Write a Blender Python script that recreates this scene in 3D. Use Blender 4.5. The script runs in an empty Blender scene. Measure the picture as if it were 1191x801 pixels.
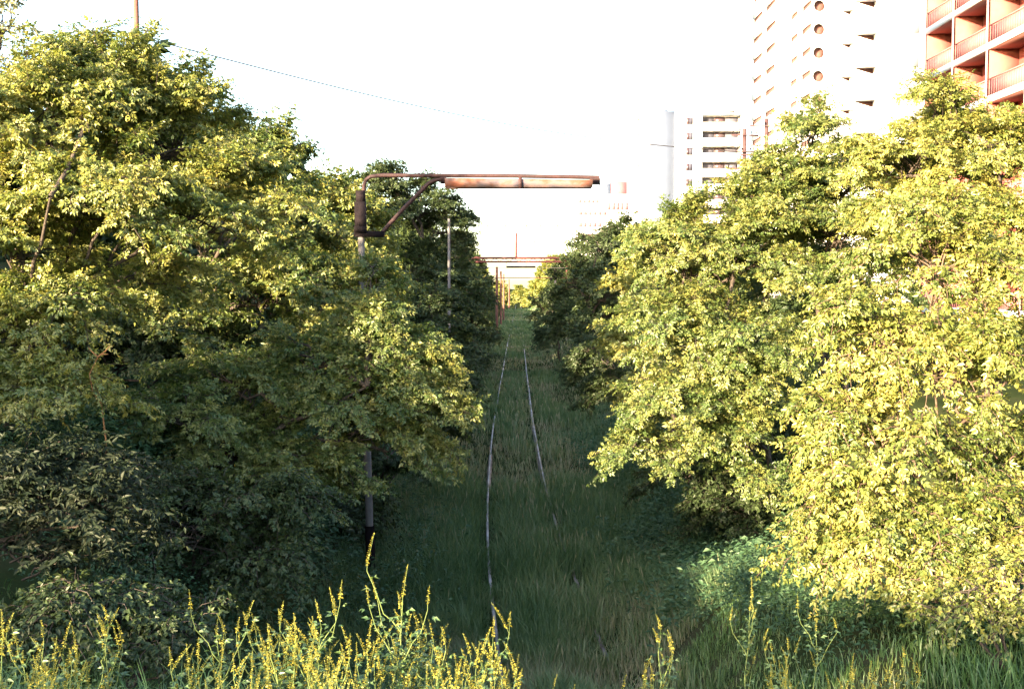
import bpy, math, random
import numpy as np
from mathutils import Vector, Matrix, Euler

random.seed(7)
RNG = np.random.default_rng(11)
sc = bpy.context.scene
COL = sc.collection

# ------------------------------------------------------------------ camera
CZ = 5.3
F = 1250.0                       # focal length in photo pixels (1191 wide)
CX, CY = 595.5, 400.5
cam_d = bpy.data.cameras.new('camera')
cam = bpy.data.objects.new('camera', cam_d)
COL.objects.link(cam)
cam.location = (0, 0, CZ)
cam.rotation_euler = Euler((math.radians(90) - math.atan(65.5 / F), 0, math.atan(4.5 / F)))
cam_d.sensor_width = 36
cam_d.lens = F / 1191 * 36
cam_d.clip_start = 0.05
cam_d.clip_end = 8000
sc.camera = cam
CR = np.array(cam.rotation_euler.to_matrix())


def W(px, py, Y):
    """world point seen at photo pixel (px, py) at distance Y along the track"""
    d = CR @ np.array([(px - CX) / F, -(py - CY) / F, -1.0])
    s = Y / d[1]
    return np.array([d[0] * s, Y, CZ + d[2] * s])


# ------------------------------------------------------------------ helpers
class MB:
    def __init__(s):
        s.v = []; s.f = []; s.n = 0; s.a = []

    def add(s, verts, faces, att=None):
        verts = np.asarray(verts, dtype=np.float64).reshape(-1, 3)
        faces = np.asarray(faces, dtype=np.int64)
        s.v.append(verts); s.f.append(faces + s.n); s.n += len(verts)
        s.a.append(np.full(len(faces), 0.5) if att is None else np.asarray(att, dtype=np.float64))

    def box(s, x0, x1, y0, y1, z0, z1):
        v = [(x0, y0, z0), (x1, y0, z0), (x1, y1, z0), (x0, y1, z0), (x0, y0, z1), (x1, y0, z1), (x1, y1, z1), (x0, y1, z1)]
        f = [(0, 3, 2, 1), (4, 5, 6, 7), (0, 1, 5, 4), (1, 2, 6, 5), (2, 3, 7, 6), (3, 0, 4, 7)]
        s.add(v, f)

    def prism(s, poly, z0, z1):
        n = len(poly)
        v = [(x, y, z0) for x, y in poly] + [(x, y, z1) for x, y in poly]
        q = [(i, (i + 1) % n, n + (i + 1) % n, n + i) for i in range(n)]
        s.add(v, q)
        c0 = np.mean(np.array(poly), axis=0)
        v2 = [(x, y, z0) for x, y in poly] + [(c0[0], c0[1], z0)]
        s.add(v2, [((i + 1) % n, i, n) for i in range(n)])
        v3 = [(x, y, z1) for x, y in poly] + [(c0[0], c0[1], z1)]
        s.add(v3, [(i, (i + 1) % n, n) for i in range(n)])

    def tube(s, pts, rad, sides=6, caps=False, att=None):
        p = np.asarray(pts, dtype=np.float64)
        m = len(p)
        r = np.broadcast_to(np.asarray(rad, dtype=np.float64), (m,))
        t = np.gradient(p, axis=0)
        t /= np.linalg.norm(t, axis=1, keepdims=True) + 1e-9
        ref = np.array([0, 0, 1.0]) if abs(t[:, 2]).mean() < 0.8 else np.array([1.0, 0, 0])
        a = np.cross(t, ref); a /= np.linalg.norm(a, axis=1, keepdims=True) + 1e-9
        b = np.cross(t, a)
        ang = np.arange(sides) * 2 * np.pi / sides
        v = p[:, None] + r[:, None, None] * (a[:, None] * np.cos(ang)[None, :, None] + b[:, None] * np.sin(ang)[None, :, None])
        i = np.arange(m - 1)[:, None] * sides; j = np.arange(sides)[None]
        k = (j + 1) % sides
        q = np.stack([i + j, i + k, i + sides + k, i + sides + j], -1).reshape(-1, 4)
        s.add(v.reshape(-1, 3), q, None if att is None else np.full(len(q), att))
        if caps:
            for e in (0, m - 1):
                s.add(np.vstack([v[e], p[e][None]]), [(x, (x + 1) % sides, sides) if e else ((x + 1) % sides, x, sides) for x in range(sides)])

    def bar(s, a, b, w, h=None):
        """rectangular bar from a to b"""
        a = np.asarray(a, float); b = np.asarray(b, float)
        h = w if h is None else h
        t = b - a; t /= np.linalg.norm(t)
        ref = np.array([0, 0, 1.0]) if abs(t[2]) < 0.9 else np.array([0, 1.0, 0])
        u = np.cross(t, ref); u /= np.linalg.norm(u); n = np.cross(u, t)
        c = [(-1, -1), (1, -1), (1, 1), (-1, 1)]
        v = [a + u * x * w / 2 + n * y * h / 2 for x, y in c] + [b + u * x * w / 2 + n * y * h / 2 for x, y in c]
        s.add(v, [(0, 3, 2, 1), (4, 5, 6, 7), (0, 1, 5, 4), (1, 2, 6, 5), (2, 3, 7, 6), (3, 0, 4, 7)])

    def mesh(s, name, smooth=False):
        me = bpy.data.meshes.new(name)
        if not s.v:
            return me
        v = np.concatenate(s.v)
        loops = np.concatenate([f.ravel() for f in s.f])
        tot = np.concatenate([np.full(len(f), f.shape[1]) for f in s.f])
        start = np.concatenate([[0], np.cumsum(tot)[:-1]])
        me.vertices.add(len(v)); me.vertices.foreach_set('co', v.ravel().astype(np.float32))
        me.loops.add(len(loops)); me.loops.foreach_set('vertex_index', loops.astype(np.int32))
        me.polygons.add(len(tot)); me.polygons.foreach_set('loop_start', start.astype(np.int32))
        at = me.attributes.new('vary', 'FLOAT', 'FACE')
        at.data.foreach_set('value', np.concatenate(s.a).astype(np.float32))
        if smooth:
            me.polygons.foreach_set('use_smooth', np.ones(len(tot), dtype=bool))
        me.update(calc_edges=True)
        me.validate()
        return me

    def build(s, name, mat, parent=None, smooth=False, loc=None):
        """links the collected shapes as ONE mesh object; the world vertices are made local to parent"""
        if s.v and parent is not None:
            o_ = np.array(parent['_o']) if '_o' in parent else np.zeros(3)
            s.v = [x - o_ for x in s.v]
        if s.v and loc is not None:
            s.v = [x - np.asarray(loc) for x in s.v]
        o = bpy.data.objects.new(name, s.mesh(name, smooth))
        o.data.materials.append(mat)
        COL.objects.link(o)
        if parent is not None:
            o.parent = parent
            if '_o' in parent: o['_o'] = list(parent['_o'])
        elif loc is not None:
            o.location = loc
        return o


def tag(o, label=None, cat=None, group=None, kind=None):
    if label: o['label'] = label
    if cat: o['category'] = cat
    if group: o['group'] = group
    if kind: o['kind'] = kind
    return o


def thing(name, label, cat, loc=(0, 0, 0), group=None):
    o = bpy.data.objects.new(name, None)
    COL.objects.link(o)
    o.location = [float(x) for x in loc]
    o['_o'] = [float(x) for x in loc]
    o.empty_display_size = 0.3
    return tag(o, label, cat, group)


def copy_tree(o, loc, rz=0.0, s=1.0, label=None, parent=None):
    c = o.copy(); COL.objects.link(c)
    c.parent = parent
    if parent is None:
        c.location = loc; c.rotation_euler = (0, 0, rz); c.scale = (s, s, s) if not isinstance(s, tuple) else s
        if label: c['label'] = label
    for ch in list(o.children):
        copy_tree(ch, None, parent=c)
    return c


def smooth(a, b, x):
    t = np.clip((x - a) / (b - a), 0, 1)
    return t * t * (3 - 2 * t)


# ------------------------------------------------------------------ materials
def new_mat(name):
    m = bpy.data.materials.new(name); m.use_nodes = True
    nt = m.node_tree
    for n in list(nt.nodes): nt.nodes.remove(n)
    out = nt.nodes.new('ShaderNodeOutputMaterial')
    return m, nt, out


def ramp(nt, fac, stops):
    r = nt.nodes.new('ShaderNodeValToRGB')
    e = r.color_ramp.elements
    while len(e) > 1: e.remove(e[-1])
    e[0].position = stops[0][0]; e[0].color = (*stops[0][1], 1)
    for p, c in stops[1:]:
        x = e.new(p); x.color = (*c, 1)
    nt.links.new(fac, r.inputs[0])
    return r.outputs[0]


def noise(nt, scale, detail=4, coord='Object', rough=0.55):
    tc = nt.nodes.new('ShaderNodeTexCoord')
    n = nt.nodes.new('ShaderNodeTexNoise')
    n.inputs['Scale'].default_value = scale; n.inputs['Detail'].default_value = detail
    n.inputs['Roughness'].default_value = rough
    nt.links.new(tc.outputs[coord], n.inputs['Vector'])
    return n.outputs['Fac']


def surf_mat(name, stops, scale=3.0, rough=0.8, bump=0.0, bscale=None, metal=0.0, detail=5, spec=0.3):
    m, nt, out = new_mat(name)
    p = nt.nodes.new('ShaderNodeBsdfPrincipled')
    c = ramp(nt, noise(nt, scale, detail), stops)
    nt.links.new(c, p.inputs['Base Color'])
    p.inputs['Roughness'].default_value = rough
    p.inputs['Metallic'].default_value = metal
    p.inputs['Specular IOR Level'].default_value = spec
    if bump:
        b = nt.nodes.new('ShaderNodeBump'); b.inputs['Strength'].default_value = bump; b.inputs['Distance'].default_value = 0.02
        nt.links.new(noise(nt, bscale or scale * 6, 4), b.inputs['Height'])
        nt.links.new(b.outputs[0], p.inputs['Normal'])
    nt.links.new(p.outputs[0], out.inputs[0])
    return m


def leaf_mat(name, dark, mid, light, trans=0.35, gloss=0.06, clump=0.9):
    """leaf colour varies from leaf to leaf and in loose patches over the plant"""
    m, nt, out = new_mat(name)
    L = nt.links.new
    at = nt.nodes.new('ShaderNodeAttribute'); at.attribute_name = 'vary'
    nz = noise(nt, clump, 2)
    mx = nt.nodes.new('ShaderNodeMath'); mx.operation = 'MULTIPLY_ADD'
    mx.inputs[1].default_value = 0.9; L(nz, mx.inputs[0])
    sb = nt.nodes.new('ShaderNodeMath'); sb.operation = 'MULTIPLY_ADD'; sb.inputs[1].default_value = 0.75; sb.inputs[2].default_value = -0.32
    L(at.outputs['Fac'], sb.inputs[0]); L(sb.outputs[0], mx.inputs[2])
    c = ramp(nt, mx.outputs[0], [(0.1, dark), (0.5, mid), (0.95, light)])
    d = nt.nodes.new('ShaderNodeBsdfDiffuse'); L(c, d.inputs[0])
    t = nt.nodes.new('ShaderNodeBsdfTranslucent')
    hs = nt.nodes.new('ShaderNodeMix'); hs.data_type = 'RGBA'; hs.blend_type = 'MULTIPLY'
    hs.inputs[0].default_value = 1.0; L(c, hs.inputs[6]); hs.inputs[7].default_value = (1.15, 1.2, 0.7, 1)
    L(hs.outputs[2], t.inputs[0])
    m1 = nt.nodes.new('ShaderNodeMixShader'); m1.inputs[0].default_value = trans
    L(d.outputs[0], m1.inputs[1]); L(t.outputs[0], m1.inputs[2])
    g = nt.nodes.new('ShaderNodeBsdfGlossy'); g.inputs['Roughness'].default_value = 0.45
    g.inputs[0].default_value = (1, 1, 1, 1)
    m2 = nt.nodes.new('ShaderNodeMixShader'); m2.inputs[0].default_value = gloss
    L(m1.outputs[0], m2.inputs[1]); L(g.outputs[0], m2.inputs[2])
    L(m2.outputs[0], out.inputs[0])
    return m


M = {}
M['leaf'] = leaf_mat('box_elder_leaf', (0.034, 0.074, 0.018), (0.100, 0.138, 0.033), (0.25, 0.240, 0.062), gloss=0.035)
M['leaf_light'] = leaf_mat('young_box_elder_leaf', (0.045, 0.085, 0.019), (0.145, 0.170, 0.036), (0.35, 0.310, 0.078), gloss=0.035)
M['leaf_dark'] = leaf_mat('dark_elm_leaf_with_shade', (0.022, 0.036, 0.014), (0.036, 0.055, 0.020), (0.058, 0.080, 0.026), trans=0.2, gloss=0.02)  # dark foliage; the tone also holds the shade on these trees and bushes
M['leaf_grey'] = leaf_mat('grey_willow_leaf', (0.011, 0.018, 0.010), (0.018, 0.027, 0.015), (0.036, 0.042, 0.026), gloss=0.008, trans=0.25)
M['leaf_pale'] = leaf_mat('pale_poplar_leaf', (0.12, 0.14, 0.06), (0.2, 0.2, 0.09), (0.3, 0.28, 0.14), trans=0.3)
M['grass'] = leaf_mat('meadow_grass', (0.050, 0.100, 0.040), (0.125, 0.18, 0.078), (0.30, 0.24, 0.165), trans=0.25, gloss=0.02, clump=0.45)
M['grass_bank'] = leaf_mat('bank_grass', (0.055, 0.115, 0.034), (0.10, 0.175, 0.05), (0.20, 0.19, 0.085), trans=0.3, gloss=0.03, clump=0.8)
M['weed'] = leaf_mat('low_weed_leaf', (0.03, 0.068, 0.03), (0.05, 0.10, 0.045), (0.08, 0.13, 0.06), trans=0.25, gloss=0.02)
M['clover_leaf'] = leaf_mat('sweet_clover_leaf', (0.05, 0.10, 0.03), (0.09, 0.15, 0.045), (0.15, 0.20, 0.07), trans=0.3)
M['clover_stem'] = surf_mat('sweet_clover_stem', [(0.3, (0.07, 0.11, 0.03)), (0.7, (0.13, 0.16, 0.05))], 8)
M['clover_flower'] = leaf_mat('sweet_clover_flower', (0.19, 0.165, 0.018), (0.27, 0.235, 0.032), (0.38, 0.34, 0.07), trans=0.3, gloss=0.02, clump=5)
M['bark'] = surf_mat('grey_brown_bark', [(0.3, (0.032, 0.025, 0.020)), (0.7, (0.09, 0.07, 0.056))], 9, 0.95, 0.6, 40)
M['bark_tan'] = surf_mat('tan_young_bark', [(0.3, (0.07, 0.048, 0.034)), (0.7, (0.15, 0.10, 0.07))], 9, 0.95, 0.5, 40)
M['dead_twig'] = surf_mat('dead_twig_wood', [(0.3, (0.13, 0.06, 0.026)), (0.7, (0.22, 0.11, 0.045))], 9, 0.95)
M['soil'] = surf_mat('overgrown_soil', [(0.25, (0.016, 0.022, 0.010)), (0.5, (0.026, 0.036, 0.014)), (0.75, (0.055, 0.048, 0.030))], 0.7, 1.0, 0.8, 9, detail=8, spec=0.0)
M['rail'] = surf_mat('worn_rail_steel', [(0.32, (0.06, 0.035, 0.028)), (0.5, (0.14, 0.105, 0.095)), (0.68, (0.26, 0.22, 0.21))], 1.7, 0.55, 0.2, 60, metal=0.2)
M['pole'] = surf_mat('weathered_grey_pole', [(0.3, (0.09, 0.082, 0.085)), (0.7, (0.17, 0.155, 0.155))], 4, 0.8, 0.2, 50)
M['black'] = surf_mat('tarred_black_steel', [(0.3, (0.006, 0.005, 0.006)), (0.7, (0.016, 0.012, 0.014))], 6, 0.9, 0.3, 40, spec=0.05)
M['maroon'] = surf_mat('maroon_painted_steel', [(0.3, (0.018, 0.009, 0.010)), (0.7, (0.042, 0.018, 0.019))], 6, 0.7, 0.2, 40)
M['wood_pole'] = surf_mat('brown_timber_pole', [(0.3, (0.09, 0.042, 0.036)), (0.7, (0.16, 0.075, 0.062))], 3, 0.9, 0.3, 30)
M['dark_pole'] = surf_mat('dark_weathered_timber', [(0.3, (0.035, 0.018, 0.022)), (0.7, (0.07, 0.038, 0.042))], 3, 0.9, 0.3, 30)
M['gantry'] = surf_mat('red_oxide_steel', [(0.3, (0.05, 0.014, 0.014)), (0.7, (0.10, 0.03, 0.03))], 3, 0.8)
M['wire'] = surf_mat('dull_wire', [(0.3, (0.04, 0.035, 0.038)), (0.7, (0.07, 0.062, 0.065))], 3, 0.7)
M['white_wall'] = surf_mat('white_painted_concrete', [(0.3, (0.74, 0.74, 0.73)), (0.7, (0.82, 0.81, 0.80))], 0.3, 0.9)
M['grey_wall'] = surf_mat('pale_grey_brick', [(0.3, (0.068, 0.086, 0.130)), (0.7, (0.075, 0.095, 0.142))], 0.5, 0.9)
M['salmon'] = surf_mat('terracotta_recess', [(0.3, (0.26, 0.11, 0.092)), (0.7, (0.32, 0.14, 0.12))], 0.5, 0.9)
M['brick'] = surf_mat('red_brick', [(0.3, (0.25, 0.075, 0.064)), (0.7, (0.31, 0.10, 0.085))], 1.5, 0.9, 0.2, 30)
M['railing'] = surf_mat('pink_balcony_panel', [(0.3, (0.25, 0.092, 0.095)), (0.7, (0.31, 0.12, 0.12))], 1.5, 0.6)
M['pink'] = surf_mat('pink_spandrel', [(0.3, (0.17, 0.075, 0.085)), (0.7, (0.23, 0.105, 0.12))], 0.5, 0.8)
M['glass'] = surf_mat('dark_window_glass', [(0.3, (0.03, 0.022, 0.03)), (0.7, (0.09, 0.06, 0.07))], 0.8, 0.25, spec=0.5)
M['blind'] = surf_mat('grey_balcony_blind', [(0.3, (0.055, 0.055, 0.078)), (0.7, (0.09, 0.09, 0.12))], 0.8, 0.7)
M['slot'] = surf_mat('recess_brown_with_shade', [(0.3, (0.115, 0.056, 0.052)), (0.7, (0.15, 0.075, 0.068))], 0.5, 0.9)  # terracotta darkened so the colour itself carries the recess shade
M['pilaster'] = surf_mat('pale_pink_render', [(0.3, (0.42, 0.26, 0.24)), (0.7, (0.48, 0.32, 0.30))], 1, 0.9)
M['roof'] = surf_mat('dark_felt_roof', [(0.3, (0.05, 0.045, 0.045)), (0.7, (0.09, 0.08, 0.08))], 1, 0.95)


def rust_mat():
    m, nt, out = new_mat('rusted_trough_sheet')
    L = nt.links.new
    p = nt.nodes.new('ShaderNodeBsdfPrincipled')
    tc = nt.nodes.new('ShaderNodeTexCoord'); mp = nt.nodes.new('ShaderNodeMapping')
    mp.inputs['Scale'].default_value = (1.3, 1, 3.0); L(tc.outputs['Object'], mp.inputs[0])
    n = nt.nodes.new('ShaderNodeTexNoise'); n.inputs['Scale'].default_value = 1.6; n.inputs['Detail'].default_value = 7; n.inputs['Roughness'].default_value = 0.65
    L(mp.outputs[0], n.inputs['Vector'])
    c = ramp(nt, n.outputs['Fac'], [(0.30, (0.025, 0.022, 0.034)), (0.40, (0.075, 0.06, 0.075)), (0.48, (0.11, 0.075, 0.075)), (0.56, (0.11, 0.045, 0.03)), (0.64, (0.13, 0.036, 0.016)), (0.75, (0.045, 0.014, 0.012))])
    L(c, p.inputs['Base Color']); p.inputs['Roughness'].default_value = 0.85
    L(p.outputs[0], out.inputs[0])
    return m


M['rust'] = rust_mat()

# ------------------------------------------------------------------ world and sun
SUN_AZ = math.radians(38)        # the sun stands behind the camera, to the left
SUN_EL = math.radians(11.5)
world = bpy.data.worlds.new('World'); sc.world = world; world.use_nodes = True
wn = world.node_tree; bg = wn.nodes['Background']
sky = wn.nodes.new('ShaderNodeTexSky'); sky.sky_type = 'NISHITA'; sky.sun_disc = False
sky.sun_elevation = SUN_EL
sun_vec = Vector((-math.sin(SUN_AZ) * math.cos(SUN_EL), -math.cos(SUN_AZ) * math.cos(SUN_EL), math.sin(SUN_EL)))
# Nishita: rotation 0 = +Y, growing clockwise seen from above
sky.sun_rotation = math.atan2(sun_vec.x, sun_vec.y)
sky.altitude = 80; sky.air_density = 1.0; sky.dust_density = 1.8; sky.ozone_density = 1.0
bg.inputs[1].default_value = 0.115
wn.links.new(sky.outputs[0], bg.inputs[0])
sl = bpy.data.lights.new('sun', 'SUN'); sl.energy = 5.0; sl.angle = math.radians(0.6); sl.color = (1.0, 0.78, 0.50)
so = bpy.data.objects.new('sun', sl); COL.objects.link(so)
so.rotation_euler = sun_vec.to_track_quat('Z', 'Y').to_euler()
so.location = (-20, -20, 30)

sc.view_settings.view_transform = 'Standard'
sc.view_settings.look = 'None'
sc.view_settings.gamma = 1.0
sc.view_settings.exposure = 3.15
sc.render.film_transparent = False
sc.cycles.max_bounces = 6
sc.cycles.diffuse_bounces = 3
sc.cycles.transmission_bounces = 4
sc.cycles.transparent_max_bounces = 4
sc.cycles.use_denoising = True

# ------------------------------------------------------------------ ground
_h = np.random.default_rng(5)
_ph = _h.uniform(0, 6.28, (10, 2)); _fr = _h.normal(0, 1, (10, 2)) * np.array([0.35, 0.6, 0.9, 1.3, 1.8, 2.4, 0.2, 0.5, 1.1, 3.0])[:, None]


def wob(x, y):
    s = 0
    for i in range(10):
        s = s + np.sin(x * _fr[i, 0] + y * _fr[i, 1] + _ph[i, 0]) / (1 + abs(_fr[i]).sum())
    return s


def track_c(y):
    """centre of the track: straight far away, bending gently to the right near the bridge"""
    y = np.asarray(y, float)
    return np.interp(y, [0, 12, 15.2, 18.7, 21.7, 26, 31, 38.5, 46, 66, 100, 165, 300, 3000],
                     [1.1, 0.72, 0.46, 0.28, 0.165, 0.05, -0.03, -0.09, -0.10, -0.08, -0.03, 0.25, 0.7, 0.7])


def ground_z(x, y):
    x = np.asarray(x, float); y = np.asarray(y, float)
    d = x - track_c(y)
    br = 3.3 * smooth(1.9, 7.0, d) + 0.6 * smooth(7, 30, d)
    bl = 3.3 * smooth(2.6, 6.2, -d) + 0.6 * smooth(6, 30, -d)
    w = np.maximum(smooth(1.0, 2.8, x), smooth(2.0, 4.2, -x))
    rp = np.interp(y, [-300, -2, 2.5, 4, 6, 8, 10, 12, 14], [3.75, 3.75, 3.65, 3.3, 2.55, 1.75, 0.95, 0.3, 0.0])
    rp2 = np.interp(y, [-300, -2, 2.5, 4, 6, 8.5, 12, 15, 19], [3.75, 3.75, 3.5, 3.1, 2.75, 2.6, 1.9, 0.9, 0.0])
    rp = rp * (1 - w) + rp2 * w
    b = br + bl
    z = np.maximum(b, rp) + 0.12 * np.exp(-((b - rp) / 0.5) ** 2) * np.clip(np.minimum(b, rp), 0, 1)
    far = smooth(220, 320, y)
    z = z * (1 - far) + 3.0 * far * smooth(4, 40, abs(d)) 
    return z + 0.05 * wob(x, y) * np.exp(-(np.hypot(x, y) / 300.0))


xs = np.unique(np.concatenate([np.linspace(-14, 14, 141), np.linspace(-60, 60, 61), np.linspace(-300, 300, 41), [-3000, -1500, -700, 700, 1500, 3000]]))
ys = np.unique(np.concatenate([np.linspace(-6, 30, 145), np.linspace(30, 130, 101), np.linspace(-60, 330, 79), [-600, -250, 420, 600, 900, 1500, 2500, 4500]]))
gx, gy = np.meshgrid(xs, ys, indexing='ij')
gz = ground_z(gx, gy)
mb = MB()
nx, ny = gx.shape
idx = np.arange(nx * ny).reshape(nx, ny)
mb.add(np.stack([gx, gy, gz], -1).reshape(-1, 3), np.stack([idx[:-1, :-1], idx[1:, :-1], idx[1:, 1:], idx[:-1, 1:]], -1).reshape(-1, 4))
o = mb.build('ground', M['soil'], smooth=True); tag(o, 'overgrown floor and banks of the railway cutting', 'ground', kind='structure')


# ------------------------------------------------------------------ rails
tr = thing('railway_track', 'disused railway track with two rusty rails sunk in long grass', 'railway track', (0, 0, 0))
yy = np.concatenate([np.arange(11, 60, 1.0), np.arange(60, 330, 5.0)])
for side in (-1, 1):
    mb = MB()
    c = track_c(yy)
    c = np.interp(yy[:, None] + np.linspace(-5, 5, 21)[None], np.linspace(0, 400, 4001), track_c(np.linspace(0, 400, 4001))).mean(1)
    jig = 0.006 * np.sin(yy * 0.33 + 2 * side)
    cx = c + side * 0.7525 + jig
    zt = 0.10 + 0.006 * np.sin(yy * 0.4 + side)
    sink = [-0.015, -0.01, 0.04, 0.05, 0.02, 0.03, 0.04, 0.05] if side < 0 else [0.0, 0.0, 0.0, 0.0, -0.02, -0.02, 0.03, 0.04]
    zt = zt - np.interp(yy, [12, 30, 32, 38, 40, 44, 50, 80] if side < 0 else [12, 24, 27, 32, 36, 52, 60, 80], sink)
    prof = [(-0.062, 0.0), (0.062, 0.0), (0.062, 0.012), (0.010, 0.03), (0.010, 0.125), (0.027, 0.135), (0.027, 0.157), (0.017, 0.163), (-0.017, 0.163), (-0.027, 0.157), (-0.027, 0.135), (-0.010, 0.125), (-0.010, 0.03), (-0.062, 0.012)]
    k = len(prof)
    v = np.array([[(x + px, y, z - 0.10 + pz) for px, pz in prof] for x, y, z in zip(cx, yy, zt)]).reshape(-1, 3)
    i = np.arange(len(yy) - 1)[:, None] * k; j = np.arange(k)[None]; j2 = (j + 1) % k
    mb.add(v, np.stack([i + j, i + j2, i + k + j2, i + k + j], -1).reshape(-1, 4))
    mb.build('rail', M['rail'], tr)


# ------------------------------------------------------------------ trees
LEAFLETS = {
    5: [(0.62, 0, 0, 0.42, 0.20), (0.55, 1, 52, 0.36, 0.16), (0.55, -1, 52, 0.36, 0.16), (0.30, 1, 62, 0.32, 0.14), (0.30, -1, 62, 0.32, 0.14)],
    3: [(0.50, 0, 0, 0.52, 0.25), (0.45, 1, 58, 0.44, 0.21), (0.45, -1, 58, 0.44, 0.21)],
    1: [(0.0, 0, 0, 1.0, 0.5)],
}


def leaves(mb, P, A, N, Lf, R, kind, rg, wmul=1.0):
    n = len(P)
    A = A / (np.linalg.norm(A, axis=1, keepdims=True) + 1e-9)
    N = N - A * (N * A).sum(1, keepdims=True)
    N /= np.linalg.norm(N, axis=1, keepdims=True) + 1e-9
    S = np.cross(A, N)
    vs, at = [], []
    for off, sg, ang, l, w in LEAFLETS[kind]:
        th = np.radians(ang) * sg + rg.normal(0, 0.16, n)
        D = A * np.cos(th)[:, None] + S * np.sin(th)[:, None] - N * rg.uniform(0.0, 0.45, n)[:, None]
        D /= np.linalg.norm(D, axis=1, keepdims=True)
        T = np.cross(D, N); T /= np.linalg.norm(T, axis=1, keepdims=True) + 1e-9
        roll = rg.normal(0, 0.3, n)[:, None]
        N2 = np.cross(T, D)
        T = T * np.cos(roll) + N2 * np.sin(roll); N2 = np.cross(T, D)
        b = P + A * (off * Lf)[:, None]
        LL = (l * Lf * rg.uniform(0.8, 1.15, n))[:, None]; WW = (w * wmul * Lf * rg.uniform(0.85, 1.15, n))[:, None]
        mid = b + D * LL * 0.42 + N2 * WW * 0.28
        tip = b + D * LL - N2 * LL * 0.16
        vs.append(np.stack([b, mid + T * WW * 0.55, tip, mid - T * WW * 0.55], 1))
        at.append(R)
    V = np.concatenate(vs).reshape(-1, 3)
    m = len(V) // 4
    i = np.arange(m)[:, None] * 4
    tri = np.concatenate([i + np.array([[0, 1, 2]]), i + np.array([[0, 2, 3]])], 1).reshape(-1, 3)
    mb.add(V, tri, np.repeat(np.concatenate(at), 2))


def unit(v):
    return v / (np.linalg.norm(v, axis=-1, keepdims=True) + 1e-9)


def curve(a, b, sag, n=6, rg=None, jit=0.0):
    t = np.linspace(0, 1, n)[:, None]
    p = a + (b - a) * t
    p[:, 2] += (sag * np.sin(np.pi * t))[:, 0]
    if rg is not None and jit:
        p[1:-1] += rg.normal(0, jit, (n - 2, 3))
    return p


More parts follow.
